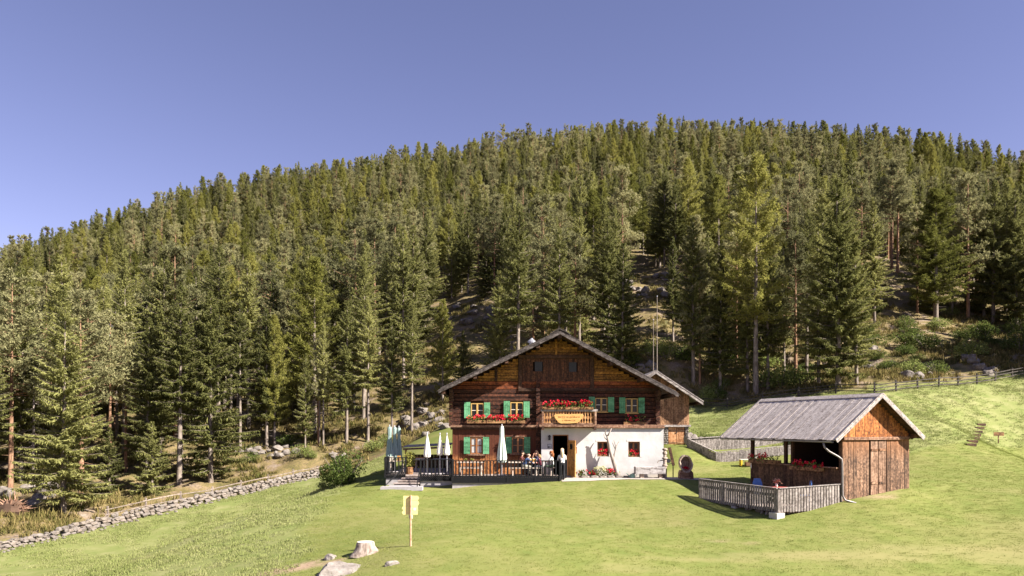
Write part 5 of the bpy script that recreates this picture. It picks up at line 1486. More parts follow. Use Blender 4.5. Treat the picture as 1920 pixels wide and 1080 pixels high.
# ------------------------------------------------------------------ people
M['skin'] = m_plain('skin', (0.56, 0.33, 0.23), .6, .3, .05)
_cm = {}
def cloth(col):
    k = tuple(col)
    if k not in _cm: _cm[k] = m_plain('cloth_%d' % len(_cm), col, .85, .15, .1, 14)
    return _cm[k]
def person(label, foot, face, top, bottom, hair, pose='sit', lean=.15, hair_len=.2, s=1.0, arms='table', bald=False, seat=.47, shoe=(.08, .07, .07), sleeve=True):
    """one continuous skinned body; face = heading angle of the gaze; foot = floor point under the pelvis"""
    foot = Vector(foot); t = thing('person', label, 'person', foot)
    fw = Vector((math.cos(face), math.sin(face), 0)); rt_ = Vector((math.sin(face), -math.cos(face), 0)); up = Vector((0, 0, 1))
    V = []; E = []; RD = []; LB = []
    def v(p, r, lb, par=None, r2=None):
        V.append(p * s if pose == 'stand' else Vector((p.x * s, p.y * s, (p.z - seat) * s + seat))); RD.append((r * s, (r2 or r) * s)); LB.append(lb)
        if par is not None: E.append((par, len(V) - 1))
        return len(V) - 1
    pz = seat + .09 if pose == 'sit' else .93
    P0 = up * pz
    pel = v(P0, .150, 'b', None, .12)
    L = lambda u, l: P0 + up * (u * math.cos(l)) + fw * (u * math.sin(l))
    wa = v(L(.17, lean), .125, 't', pel, .105); ch = v(L(.36, lean * 1.1), .150, 't', wa, .11); nb_ = v(L(.50, lean * 1.1), .075, 't', ch)
    nk = v(L(.565, lean * 1.1), .052, 's', nb_)
    hd0 = L(.565, lean * 1.1)
    j = v(hd0 + up * .075 + fw * .035, .066, 's', nk); sk = v(hd0 + up * .155 + fw * .03, .092, 's', j); cr = v(hd0 + up * .215 + fw * .015, .072, 's', sk)
    v(hd0 + up * .125 + fw * .125, .012, 's', sk)           # nose
    for sd in (-1, 1):
        v(hd0 + up * .135 + rt_ * sd * .098 + fw * .01, .016, 's', sk)      # ears
        S = L(.45, lean * 1.1) + rt_ * sd * .185
        a0 = v(S, .058, 't', ch)
        if arms == 'table': el = S + up * -.22 + fw * .20 + rt_ * sd * .06; wr = el + fw * .23 + up * .03 - rt_ * sd * .08
        elif arms == 'chin' and sd == 1: el = S + up * -.20 + fw * .24; wr = hd0 + up * .02 + fw * .17 + rt_ * .03
        elif arms == 'chin': el = S + up * -.22 + fw * .20 + rt_ * sd * .06; wr = el + fw * .22 - rt_ * sd * .1
        elif arms == 'fold': el = S + up * -.25 + fw * .06 + rt_ * sd * .05; wr = el + fw * .16 - rt_ * sd * .14 + up * .1
        else: el = S + up * -.27 + rt_ * sd * .05 - fw * .02; wr = el + up * -.22 + fw * .08
        a1 = v((S + el) / 2, .047, 't' if sleeve else 't', a0); a2 = v(el, .040, 't' if sleeve else 's', a1); a3 = v(wr, .029, 's', a2)
        hdv = (wr - el).normalized(); sv = hdv.cross(up); sv = sv.normalized() if sv.length > .1 else rt_
        pm = v(wr + hdv * .06, .034, 's', a3, .02)
        for q in range(4):
            b0 = wr + hdv * .10 + sv * (q - 1.5) * .021; ln = (.062, .075, .07, .052)[q]
            k = v(b0, .0095, 's', pm); k = v(b0 + hdv * ln * .6 - up * .012, .0085, 's', k); v(b0 + hdv * ln - up * .03, .0075, 's', k)
        k = v(wr + hdv * .045 + sv * sd * -.045, .0105, 's', pm); v(wr + hdv * .085 + sv * sd * -.06, .009, 's', k)
        H = P0 + rt_ * sd * .095
        h0 = v(H - up * .02, .098, 'b', pel)
        if pose == 'sit': kn = H + fw * .43 + up * -.03 + rt_ * sd * .03; an = kn + up * -(pz - .03 - .10) + fw * .02
        else: kn = H + up * -.42 + fw * .02; an = H + up * -.83 - fw * .02
        h1 = v((H + kn) / 2, .078, 'b', h0); h2 = v(kn, .058, 'b', h1); h3 = v((kn + an) / 2 - fw * .015, .052, 'b', h2); h4 = v(an, .036, 'b', h3)
        f0 = v(an + up * -.055 + fw * .02, .036, 'f', h4); v(an + up * -.07 + fw * .15, .03, 'f', f0)
    me = bpy.data.meshes.new('body'); me.from_pydata([tuple(p) for p in V], E, []); me.update()
    ob = bpy.data.objects.new('body', me); COL.objects.link(ob)
    ob.modifiers.new('skin', 'SKIN'); sub = ob.modifiers.new('sub', 'SUBSURF'); sub.levels = 1; sub.render_levels = 1
    for i, sv_ in enumerate(me.skin_vertices[0].data): sv_.radius = RD[i]; sv_.use_root = (i == 0)
    dg = bpy.context.evaluated_depsgraph_get(); dg.update()
    nm = bpy.data.meshes.new_from_object(ob.evaluated_get(dg)); ob.modifiers.clear(); ob.data = nm; bpy.data.meshes.remove(me)
    mats = {'s': M['skin'], 't': cloth(top), 'b': cloth(bottom), 'f': cloth(shoe)}; keys_ = list(mats)
    nm.materials.clear()
    for k in keys_: nm.materials.append(mats[k])
    VA = np.array([tuple(p) for p in V])
    for pl in nm.polygons:
        c_ = np.array(pl.center); best = 9; bl = 's'
        for (a, b) in E:
            ab = VA[b] - VA[a]; u = np.clip(((c_ - VA[a]) @ ab) / max(1e-9, ab @ ab), 0, 1); dd = np.linalg.norm(c_ - VA[a] - ab * u) - (RD[a][0] * (1 - u) + RD[b][0] * u)
            if dd < best: best = dd; bl = LB[b] if u > .35 else LB[a]
        pl.material_index = keys_.index(bl); pl.use_smooth = True
    ob.parent = t
    # hair: a cap, and length down the back
    mb = MB(); hc = V[sk]; hs = s
    if not bald:
        mb.ball(hc + (up * .035 - fw * .025) * hs, (.108 * hs, .108 * hs, .105 * hs), 12, 7, .06, 2)
        if hair_len > .12:
            L_ = hair_len * hs
            mb.tube([hc + (up * .05 - fw * .05) * hs, hc + (-fw * .09) * hs - up * L_ * .3, hc - fw * .085 * hs - up * L_ * .75, hc - fw * .06 * hs - up * L_ * 1.1], [.085 * hs, .10 * hs, .095 * hs, .05 * hs], 12, jit=.08)
    else:
        mb.tube([hc - fw * .05 * hs - up * .04 * hs, hc - fw * .055 * hs + up * .045 * hs], [.085 * hs, .088 * hs], 12)
    me2 = mb.mesh('hair', cloth(hair), smooth=True); o2 = bpy.data.objects.new('hair', me2); COL.objects.link(o2); o2.parent = t
    mb = MB()
    for sd in (-1, 1): mb.ball(hc + (fw * .083 + rt_ * sd * .035 - up * .005) * hs, .011 * hs, 6, 4)
    o3 = bpy.data.objects.new('eyes', mb.mesh('eyes', M['iron'])); COL.objects.link(o3); o3.parent = t
    return t
seatY = 42.02
person('man in a dark blue shirt leaning over the terrace table', (fx(981, 42.0), 42.05, TZ), .35, (.035, .06, .14), (.30, .29, .24), (.28, .22, .18), lean=.55, bald=True)
person('dark-haired guest mostly hidden behind the man in blue', (fx(975, 43.1), 43.1, TZ), -.25, (.10, .035, .03), (.05, .05, .06), (.018, .013, .012), lean=.2, hair_len=.2)
person('dark-haired woman in navy resting her chin on her hand', (fx(1009, 43.05), 43.05, TZ), R(205), (.028, .032, .075), (.04, .04, .06), (.05, .028, .02), arms='chin', lean=.2, hair_len=.22)
person('child in a dark red patterned top at the table end', (fx(1013, 42.25), 42.3, TZ), R(190), (.17, .03, .05), (.06, .06, .08), (.32, .20, .10), s=.78, lean=.1, hair_len=.14)
person('young woman with red-brown hair and white top at the table end', (fx(1036, 42.2), 42.25, TZ), R(180), (.60, .58, .55), (.05, .075, .05), (.23, .085, .035), lean=.1, hair_len=.24, sleeve=False)
person('standing woman seen from behind with long blonde hair and white top', (fx(1054, 41.55), 41.55, gz(fx(1054, 41.55), 41.55)), R(100), (.62, .60, .58), (.022, .022, .026), (.56, .42, .27), pose='stand', lean=.02, hair_len=.42, arms='fold')
bench(fx(1027, 42.3), fx(1043, 42.3), 42.3, 'short bench at the right end of the guests table')
M['beer'] = m_plain('beer', (.62, .32, .05), .25, .5); M['foam'] = m_plain('foam', (.78, .72, .60), .8)
for i, (px, dy) in enumerate(((994, 0), (1000, .1), (1003.5, -.12))):
    x = fx(px, 42.6); y = 42.6 + dy; z = TZ + .762
    t = thing('beer_glass', ['beer glass nearest the man in blue', 'middle beer glass on the guests table', 'beer glass nearest the child'][i], 'glass', (x, y, z))
    MB().tube([(x, y, z), (x, y, z + .17)], [.042, .05], 10).build('beer', M['beer'], t); MB().tube([(x, y, z + .171), (x, y, z + .21)], [.05, .052], 10).build('foam', M['foam'], t)
    MB().tube([(x + .05, y, z + .04), (x + .085, y, z + .06), (x + .085, y, z + .13), (x + .05, y, z + .15)], .009, 5).build('handle', M['foam'], t)
for i, px in enumerate((873, 885)):
    x = fx(px, 42.6); t = thing('table_plant', ['small pot plant left on the long pale table', 'small pot plant right on the long pale table'][i], 'plant', (x, 42.6, TZ + .762))
    MB().tube([(x, 42.6, TZ + .762), (x, 42.6, TZ + .85)], [.05, .065], 8).build('pot', M['concrete'], t); lv = Leaves(); rr = random.Random(i)
    for k in range(50): dd = (rdir(rr) + Vector((0, 0, .7))).normalized(); lv.spray(Vector((0, 0, .09)), dd, dd.cross(rdir(rr)).normalized(), rr.uniform(.08, .17), .025, rr)
    o = bpy.data.objects.new('leaves', lv.mesh('leaves', M['larch'])); COL.objects.link(o); o.parent = t

# ------------------------------------------------------------------ small hut with deck
C0 = Vector((14.65, 33.2, 0)); UL = Vector((-.371, .928, 0)).normalized(); UG = Vector((.928, .371, 0)).normalized(); UP = Vector((0, 0, 1))
HU = lambda s, g, z: C0 + UL * s + UG * g + UP * z
hut = thing('wooden_hut', 'small weathered plank hut with silver board roof and slatted deck', 'hut', HU(3, 1, -.6))
M['hut_low'] = m_wood('hut_plank', (0.055, 0.032, 0.021), (0.165, 0.092, 0.056), (0.33, 0.205, 0.132), 'object', 1.0, .75, .7, zfade=(1.7, 2.9, (0.36, 0.15, 0.055), .7))
M['hut_door'] = m_wood('hut_door_plank', (0.10, 0.055, 0.034), (0.20, 0.118, 0.075), (0.32, 0.205, 0.14), 'z', 1.0, .75, .5)
M['hut_high'] = m_wood('hut_gable_plank', (0.11, 0.038, 0.013), (0.34, 0.118, 0.030), (0.50, 0.22, 0.068), 'object', 1.0, .7, .5)
M['hut_in'] = m_wood('hut_counter_plank', (0.045, 0.024, 0.014), (0.12, 0.062, 0.032), (0.21, 0.12, 0.065), 'object', 1.0, .75, .6)
M['roof_board'] = m_wood('hut_roof_board', (0.27, 0.228, 0.205), (0.45, 0.395, 0.365), (0.54, 0.485, 0.452), 'object', 1.2, .8, .14)
GW = 4.06; RG = 1.86; RZ = 4.30; HS = .757
hu_under = lambda g: RZ - HS * abs(g - RG)
base_z = lambda g: -.42 + .11 * g
# gable: lower planks, double door, crossbar, upper planks
g = 0.0; i = 0
while g < GW - .04:
    w = min(.185 * random.uniform(.8, 1.2), GW - g); gc = g + w / 2
    dr = 1.62 < gc < 2.62
    if not dr:
        o_ = random.uniform(-.012, .012)
        piece('plank', hut, M['hut_low'], HU(-.03 + o_, gc, base_z(gc) + random.uniform(-.03, .05)), HU(-.03 + o_, gc, 2.32), w - .006, .045, up=-UL)
    g += w
for a, b in ((1.66, 2.10), (2.14, 2.60)):
    d = MB(); n = 2
    for k in range(n): d.bar(HU(-.045, a + (b - a) * (k + .5) / n, base_z(a) + .06), HU(-.045, a + (b - a) * (k + .5) / n, 2.28), (b - a) / n - .01, .05, up=-UL)
    d = d.build('door', M['hut_door'], hut)
    for zz in (.35, 1.85): MB().bar(HU(-.085, a + .03, zz), HU(-.085, b - .03, zz), .1, .025, up=-UL).build('batten', M['hut_low'], d)
piece('crossbar', hut, M['ledge'], HU(-.1, .02, 2.37), HU(-.1, GW - .02, 2.37), .13, .09, up=-UL)
g = .1
while g < GW - .05:
    w = min(.17 * random.uniform(.85, 1.15), GW - g); gc = g + w / 2; zt = min(hu_under(g), hu_under(g + w)) - .03
    if zt > 2.5: piece('gable_plank', hut, M['hut_high'], HU(-.04 + random.uniform(-.01, .01), gc, 2.44), HU(-.04, gc, zt), w - .006, .045, up=-UL)
    g += w
# walls: right side, far back, partition; counter front
mb = MB()
mb.bar(HU(0, GW - .05, 1.0), HU(3.1, GW - .05, 1.0), .08, 3.1); mb.bar(HU(3.1, .15, .9), HU(3.1, GW - .1, .9), .08, 3.0)
mb.prism([HU(.02, .05, 2.3), HU(.02, GW - .05, 2.3), HU(.02, GW - .05, hu_under(GW) - .1), HU(.02, RG, RZ - .1), HU(.02, .05, hu_under(0) - .1)], UL * .04)
mb.prism([HU(3.1, .05, 2.35), HU(3.1, GW - .05, 2.35), HU(3.1, GW - .05, hu_under(GW) - .1), HU(3.1, RG, RZ - .1), HU(3.1, .05, hu_under(0) - .1)], UL * .04)
mb.bar(HU(.03, .05, .9), HU(.03, GW - .05, .9), .05, 2.8)
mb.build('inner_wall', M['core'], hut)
s = .1
while s < 5.95:
    w = min(.17 * random.uniform(.8, 1.2), 5.95 - s); sc_ = s + w / 2
    piece('counter_plank', hut, M['hut_in'], HU(sc_, random.uniform(-.015, .01), -.62), HU(sc_, 0, 1.02), w - .006, .04, up=-UG); s += w
g = .1
while g < GW - .1:
    w = .2; piece('counter_plank', hut, M['hut_in'], HU(5.98, g + w / 2, -.5), HU(5.98, g + w / 2, .98), w - .006, .04, up=UL); g += w
piece('counter_top', hut, M['ledge'], HU(.1, -.05, 1.06), HU(6.05, -.05, 1.06), .3, .05)
for s_, w in ((.05, .14), (3.05, .14), (3.5, .15), (5.93, .16)): piece('post', hut, M['beam'], HU(s_, 0.03, -.62), HU(s_, .03, hu_under(0) - .12), w, w, up=-UG)
for s_ in (5.93, 3.1): piece('post', hut, M['beam'], HU(s_, GW - .08, -.3), HU(s_, GW - .08, hu_under(GW) - .12), .15, .15, up=-UG)
mb = MB(); mb.bar(HU(0.1, GW / 2, -.66), HU(5.95, GW / 2, -.66), GW - .1, .06); mb.build('floor', M['deck'], hut)
# roof boards down the slope, both sides
GL, GR = -.80, GW + .36
roofh = MB()
for a, b in ((GL, RG), (RG, GR)):
    A, B = HU(-.46, a, hu_under(a) + .0), HU(-.46, b, hu_under(b) + .0); roofh.prism([A, B, B + UP * .03, A + UP * .03], UL * 7.8)
roofh = roofh.build('roof_deck', M['beam'], hut)
for sgn, ge in ((-1, GL), (1, GR)):
    nrm = (UG * sgn * HS + UP).normalized(); s = -.5; k = 0
    while s < 7.35:
        w = .25 * random.uniform(.85, 1.15); lift = .05 + (.008 if k % 2 else 0) + random.uniform(0, .010)
        a = HU(s + w / 2, RG - sgn * .0, RZ) + nrm * lift; ex = random.uniform(0, .05); b = HU(s + w / 2, ge + sgn * ex, hu_under(ge + sgn * ex)) + nrm * lift
        piece('roof_board', roofh, M['roof_board'], a, b, w * (1.06 if k % 2 else 1.0), .03, up=nrm); s += w; k += 1
    for z_, d_ in ((.115, .13), (-.1, .17)): pass
    # bargeboards front and rear
    for s0 in (-.53, 7.35):
        a = HU(s0, RG, RZ + .02); b = HU(s0, ge + sgn * .03, hu_under(ge + sgn * .03) + .02); piece('bargeboard', roofh, M['grey_wood'], a, b, .035, .2, up=nrm)
    piece('ridge_board', roofh, M['roof_board'], HU(-.56, RG + sgn * .12, RZ + .11 - .09), HU(7.42, RG + sgn * .12, RZ + .11 - .09), .28, .03, up=nrm)
    for s0 in np.linspace(.0, 7.1, 9):
        a = HU(s0, RG, RZ - .06); b = HU(s0, ge + sgn * -.08, hu_under(ge - sgn * .08) - .07); piece('rafter', roofh, M['beam'], a, b, .1, .11, up=nrm)
piece('purlin', roofh, M['beam'], HU(-.4, 0, hu_under(0) - .17), HU(7.3, 0, hu_under(0) - .17), .14, .16)
piece('purlin', roofh, M['beam'], HU(-.4, GW, hu_under(GW) - .17), HU(7.3, GW, hu_under(GW) - .17), .14, .16)
# gutter and downpipe
zg = hu_under(GL) - .03
mb = MB()
for k in range(7):
    a = math.pi * k / 6; mb.v.append(tuple(HU(-.35, GL - .05 + math.cos(a) * .065, zg - math.sin(a) * .065))); mb.v.append(tuple(HU(7.4, GL - .05 + math.cos(a) * .065, zg + .03 - math.sin(a) * .065)))
for k in range(6): mb.f.append((2 * k, 2 * k + 2, 2 * k + 3, 2 * k + 1))
M['gutter'] = m_plain('gutter_metal', (0.20, 0.18, 0.17), .45, .5, metal=.4)
o = mb.build('gutter', M['gutter'], hut, smooth=True); o.modifiers.new('thick', 'SOLIDIFY').thickness = .008
MB().tube([HU(.2, GL - .05, zg - .04), HU(.15, GL - .02, zg - .28), HU(.08, GL + .15, zg - .45), HU(-.02, -.22, zg - .68), HU(-.1, -.09, zg - .8), HU(-.12, -.08, zg - 1.0), HU(-.12, -.06, -.15), HU(-.2, .02, -.36), HU(-.55, .28, -.46)], .045, 10).build('downpipe', M['gutter'], hut, smooth=True)
# deck
g = -3.5
while g < -.03:
    piece('deck_board', hut, M['deck'], HU(.0, g + .07, -.64), HU(5.5, g + .07, -.64), .13, .04); g += .14
for s_ in (.05, 2.7, 5.4): piece('deck_joist', hut, M['beam'], HU(s_, -3.5, -.74), HU(s_, .0, -.74), .12, .14)
def slat_fence(A, B, zt0, zt1, zb, nrm, step=.158):
    L = (B - A).length; n = int(L / step)
    for i in range(n + 1):
        u = i / n; p = A.lerp(B, u) + nrm * .045
        if .985 > u or True: piece('fence_slat', hut, M['slat'], Vector((p.x, p.y, zb + random.uniform(-.015, .015))), Vector((p.x, p.y, zt0 + (zt1 - zt0) * u - .03)), .112, .025, up=nrm)
    q = lambda p, z: Vector((p.x, p.y, z))
    piece('fence_rail', hut, M['grey_wood'], q(A, zt0) + nrm * .03, q(B, zt1) + nrm * .03, .13, .035)
    for zz in (.78, .12): piece('fence_rail', hut, M['slat'], q(A, zb + zz), q(B, zb + zz), .04, .09)
    for u in (0, .33, .66, 1): p = A.lerp(B, u) - nrm * .06; piece('fence_post', hut, M['slat'], q(p, zb - .08), q(p, zt0 - .03), .09, .09, up=nrm)
M['slat'] = m_wood('fence_slat_wood', (0.11, 0.09, 0.08), (0.22, 0.19, 0.172), (0.34, 0.30, 0.275), 'object', 1.0, .8, .4)
A, B, Cc = HU(0, -3.54, 0), HU(0, -.06, 0), HU(5.5, -3.54, 0)
slat_fence(A, B, .27, .35, -.76, -UL); slat_fence(A, Cc, .27, .32, -.76, -UG)
MB().bar(HU(.12, -3.5, -1.15), HU(.12, -3.5, -.78), .5, .42, up=UG).build('concrete_footing', m_plain('pale_concrete', (.46, .42, .38), .85), hut)
MB().bar(HU(2.9, -3.45, -1.0), HU(2.9, -3.45, -.78), .3, .3, up=UG).build('concrete_footing', M['concrete'], hut)
mb = MB(); rr = random.Random(6)
for k in range(70):
    p = HU(rr.uniform(.25, .8) if k < 40 else rr.uniform(.5, 5.3), rr.uniform(-3.1, -.3) if k < 40 else rr.uniform(-3.4, -3.1), 0); mb.ball((p.x, p.y, gz(p.x, p.y) + .05), (rr.uniform(.07, .17), rr.uniform(.07, .17), rr.uniform(.05, .13)), 6, 4, .4, k)
tag(mb.build('rubble', M['rock'], hut), kind='stuff')
def hut_box(s0, s1, z, label, seed, nf):
    t = thing('flower_box', label, 'flower box', HU((s0 + s1) / 2, -.2, z)); ctr = HU((s0 + s1) / 2, -.2, z)
    MB().bar(HU(s0, -.22, z + .08), HU(s1, -.22, z + .08), .2, .16).build('box', M['box_wood'], t)
    q = HU(s0, -.22, z + .16); geraniums(t, 0, s1 - s0, 0, 0, .15, .34, 110, nf, seed, None) if False else None
    rr = random.Random(seed); lv = Leaves(); fl = Leaves()
    for k in range(150):
        c = HU(rr.uniform(s0, s1), -.22 + rr.uniform(-.16, .12), z + .15 + rr.uniform(-.1, .22)) - ctr; dd = (rdir(rr) + UP * .3).normalized(); lv.spray(c, dd, dd.cross(rdir(rr)).normalized(), rr.uniform(.07, .13), .045, rr)
    for k in range(nf):
        c = HU(rr.uniform(s0, s1), -.22 + rr.uniform(-.2, .1), z + .2 + rr.uniform(-.05, .26)) - ctr; sz = rr.uniform(.05, .09)
        for j in range(12): dd = rdir(rr); fl.spray(c + dd * sz * .3, dd, dd.cross(rdir(rr)).normalized(), sz, sz * .5, rr)
    for nm, me in (('leaves', lv.mesh('leaves', M['broad'])), ('blossoms', fl.mesh('blossoms', M['petal']))): o = bpy.data.objects.new(nm, me); COL.objects.link(o); o.parent = t
hut_box(3.65, 5.85, 1.09, 'geranium box on the open left bay of the hut counter', 41, 20); hut_box(.9, 2.9, .86, 'geranium box on the dark right bay of the hut counter', 42, 20)
p = HU(5.93, -.07, .75); tag(MB().bar(p, p + UP * .26, .09, .012, up=-UG).build('small_notice', M['white_bar']), 'small white notice on the left corner post of the hut', 'notice')
# deck furniture
M['blue'] = m_plain('blue_plastic', (0.045, 0.12, 0.34), .4, .4)
def chair(s_, g_, ang, label):
    p = HU(s_, g_, -.62); t = thing('garden_chair', label, 'chair', p); Rm = Matrix.Rotation(ang, 3, 'Z'); w = lambda x, y, z: p + Rm @ Vector((x, y, z))
    MB().box(w(0, 0, .43), (.46, .46, .04), Rm).build('seat', M['blue'], t)
    bk = MB(); bk.prism([w(-.22, .22, .45), w(.22, .22, .45), w(.24, .3, .85), w(.15, .33, 1.08), w(-.15, .33, 1.08), w(-.24, .3, .85)], Rm @ Vector((0, .03, 0))); bk.build('backrest', M['blue'], t)
    for x in (-1, 1):
        for y in (-1, 1): MB().bar(w(.19 * x, .19 * y, .42), w(.22 * x, .23 * y, 0), .035, .035, up=(1, 0, .1)).build('leg', M['zinc'], t)
chair(2.75, -2.15, R(8), 'blue chair with tall back behind the round hut table'); chair(1.1, -1.15, R(-100), 'blue chair seen from the side right of the round hut table')
p = HU(1.85, -2.0, -.62); t = thing('round_table', 'round table with red cloth on the hut deck', 'table', p)
MB().tube([p + UP * .73, p + UP * .76], .5, 24).build('tabletop', m_plain('red_cloth', (.55, .12, .09), .7), t); MB().tube([p + UP * .03, p + UP * .73], .04, 8).build('pillar', M['iron'], t); MB().tube([p, p + UP * .03], .25, 16).build('foot', M['iron'], t)
q = p + UP * .762; t = thing('flower_vase', 'white vase with dried flowers on the round hut table', 'vase', q); MB().tube([q, q + UP * .08, q + UP * .17], [.05, .065, .045], 10).build('vase', M['white_bar'], t)
lv = Leaves(); rr = random.Random(8)
for k in range(70): c = Vector((rr.gauss(0, .06), rr.gauss(0, .06), rr.uniform(.18, .34))); dd = (rdir(rr) + UP * .4).normalized(); lv.spray(c, dd, dd.cross(rdir(rr)).normalized(), .1, .03, rr)
o = bpy.data.objects.new('blooms', lv.mesh('blooms', m_foliage('dry_blooms', [(.1, (.25, .1, .07)), (.5, (.45, .25, .18)), (.9, (.6, .42, .3))]))); COL.objects.link(o); o.parent = t
p = HU(5.2, -.5, -.62); put_shrub(0, p, (.4, .35, .55), 'dark leafy plant in the corner of the hut deck', name='corner_plant')
p = HU(5.5, -3.45, .3); 

# ------------------------------------------------------------------ things around the house
M['pale_log'] = m_wood('pale_log', (0.20, 0.145, 0.11), (0.34, 0.265, 0.21), (0.46, 0.38, 0.32), 'z', .5, .8, .2)
G = lambda px, Y, dz=0: Vector((fx(px, Y), Y, gz(fx(px, Y), Y) + dz))
# gravel strip before the white wall
xs = np.linspace(2.75, 11.2, 60); ys = np.linspace(0, 1, 9); mb = MB()
for v_ in ys:
    for x in xs:
        y0 = 41.15 + .12 * math.sin(x * 1.3) + .05 * math.sin(x * 4.1) + max(0, x - 8.5) * .12; y1 = 43.24 if x < 8.8 else 43.24 - (x - 8.8) * .32
        y = y0 + (max(y1, y0 + .05) - y0) * v_; mb.v.append((x, y, float(ground_z_fast(np.array([x]), np.array([y]))[0]) + .02))
for j in range(8):
    for i in range(59): mb.f.append((j * 60 + i, j * 60 + i + 1, (j + 1) * 60 + i + 1, (j + 1) * 60 + i))
m, nt, out = mat_new('gravel'); n = noise_n(nt, coords(nt, 'world'), 22, 5, .7); principled(nt, out, ramp(nt, n, [(.3, (.20, .17, .145)), (.6, (.44, .39, .345)), (.75, (.55, .50, .45))]), .9, .15, bump(nt, n, .7, .02))
tag(mb.build('gravel_path', m, smooth=True, base=(0, 0, 0)), kind='structure')
# dead trunk against the wall
Yd = 42.75; t = thing('bare_tree', 'bare grey branching tree trunk leaning by the white wall', 'tree', G(1158, Yd))
PP = lambda a, b, Y=Yd: PX(a, b, Y)
mb = MB(); mb.tube([PP(1159, 894), PP(1155, 880), PP(1149, 862), PP(1144, 845), PP(1141, 830), PP(1139, 818)], [.16, .13, .11, .095, .08, .065], 9, jit=.15, seed=2); mb.build('trunk', M['bark_dead'], t, smooth=True)
for pts, r in (([(1140, 822), (1135, 812), (1136, 806)], .05), ([(1139, 818), (1144, 809), (1147, 803)], .05), ([(1149, 860), (1153, 848), (1155, 838), (1161, 827)], .05), ([(1155, 839), (1152, 829), (1151, 824)], .03), ([(1154, 843), (1149, 832), (1147, 828)], .025), ([(1141, 828), (1134, 821), (1132, 814)], .035), ([(1150, 864), (1143, 850)], .04)):
    k = [PP(a, b) + Vector((0, random.uniform(-.05, .05), 0)) for a, b in pts]; MB().tube(k, [r * (1 - .6 * i / (len(k) - 1)) for i in range(len(k))], 6, jit=.15).build('branch', M['bark_dead'], t, smooth=True)
# flower bed with kerb stones and plants
Yk = 42.45
bed = thing('flower_bed', 'low stone-edged flower bed at the foot of the white wall', 'flower bed', G(1135, Yk))
x = fx(1088, Yk)
while x < fx(1181, Yk):
    w = random.uniform(.35, .6); piece('kerb_stone', bed, M['rock_pale'], (x, Yk, gz(x, Yk) + .06), (x + w, Yk, gz(x, Yk) + .06), .2, .2, kind='stone', nvar=5); x += w
MB().ext(fx(1088, Yk), fx(1181, Yk), Yk + .08, 43.2, -.1, .07).build('soil', m_plain('soil', (.075, .05, .035), .95), bed)
def bed_plant(px, h, col, label, nf, w=.16, seed=0):
    p = Vector((fx(px, 42.8), 42.8, .06)); t = thing('bedding_plant', label, 'plant', p); rr = random.Random(seed); lv = Leaves(); fl = Leaves()
    for k in range(90): c = Vector((rr.gauss(0, w), rr.gauss(0, .1), rr.uniform(0, h))); dd = (rdir(rr) + UP * .5).normalized(); lv.spray(c, dd, dd.cross(rdir(rr)).normalized(), rr.uniform(.08, .15), .04, rr)
    for k in range(nf):
        c = Vector((rr.gauss(0, w), rr.gauss(-.05, .1), rr.uniform(.4, 1.15) * h)); 
        for j in range(12): dd = rdir(rr); fl.spray(c + dd * .02, dd, dd.cross(rdir(rr)).normalized(), .07, .035, rr)
    for nm, me in (('leaves', lv.mesh('leaves', M['broad'])), ('blossoms', fl.mesh('blossoms', col))):
        o = bpy.data.objects.new(nm, me); COL.objects.link(o); o.parent = t
M['petal_white'] = m_foliage('pale_petals', [(.1, (.45, .44, .26)), (.5, (.6, .58, .38)), (.9, (.7, .68, .5))])
for i, (px, h, mt, nf, lab) in enumerate(((1090, .3, 'petal', 4, 'single red flowering plant nearest the door'), (1110, .28, 'petal', 6, 'red flowering plant at the left end of the flower bed'), (1126, .5, 'petal_white', 26, 'tall pale flowering bush in the flower bed'), (1141, .42, 'petal', 12, 'dense red flowering plant left of the dead trunk'), (1150, .28, 'petal', 5, 'low red flowering plant right at the dead trunk'))):
    bed_plant(px, h, M[mt], lab, nf, seed=i + 60, w=.2 if i == 2 else .13)
# watering can
p = G(1186, 42.2); t = thing('watering_can', 'grey-green watering can on the gravel left of the trough', 'watering can', p); mc = m_plain('can_green', (.14, .24, .20), .5, .4)
MB().tube([p, p + UP * .24], [.15, .13], 14).build('body', mc, t); MB().tube([p + Vector((-.13, 0, .06)), p + Vector((-.34, 0, .3))], [.03, .02], 8).build('spout', mc, t); MB().tube([p + Vector((.12, 0, .08)), p + Vector((.24, 0, .2)), p + Vector((.12, 0, .3)), p + Vector((-.02, 0, .27))], .014, 6).build('handle', mc, t)
# trough on two blocks
Yt = 42.2; x0, x1 = fx(1190, Yt), fx(1246, Yt); zt = fz(875, Yt); zb = fz(888.5, Yt)
M['trough'] = m_wood('trough_wood', (0.23, 0.205, 0.195), (0.33, 0.305, 0.295), (0.42, 0.39, 0.38), 'object', .6, .85, .1)
t = thing('water_trough', 'long pale hollowed trough on two blocks before the white wall', 'trough', G(1218, Yt))
mb = MB(); mb.ext(x0, x1, Yt - .3, Yt - .22, zb, zt); mb.ext(x0, x1, Yt + .22, Yt + .3, zb, zt); mb.ext(x0, x0 + .1, Yt - .219, Yt + .219, zb, zt); mb.ext(x1 - .1, x1, Yt - .219, Yt + .219, zb, zt); mb.ext(x0 + .101, x1 - .101, Yt - .219, Yt + .219, zb, zb + .08)
mb.build('basin', M['trough'], t, bevel=.02); MB().ext(x0 + .11, x1 - .11, Yt - .215, Yt + .215, zt - .1, zt - .09).build('water', M['glass'], t)
for a in (1203, 1238): MB().ext(fx(a, Yt) - .1, fx(a, Yt) + .1, Yt - .2, Yt + .2, gz(fx(a, Yt), Yt) - .05, zb - .004).build('support', M['pale_log'], t)
mb = MB(); z_ = (zt + zb) / 2 + .03
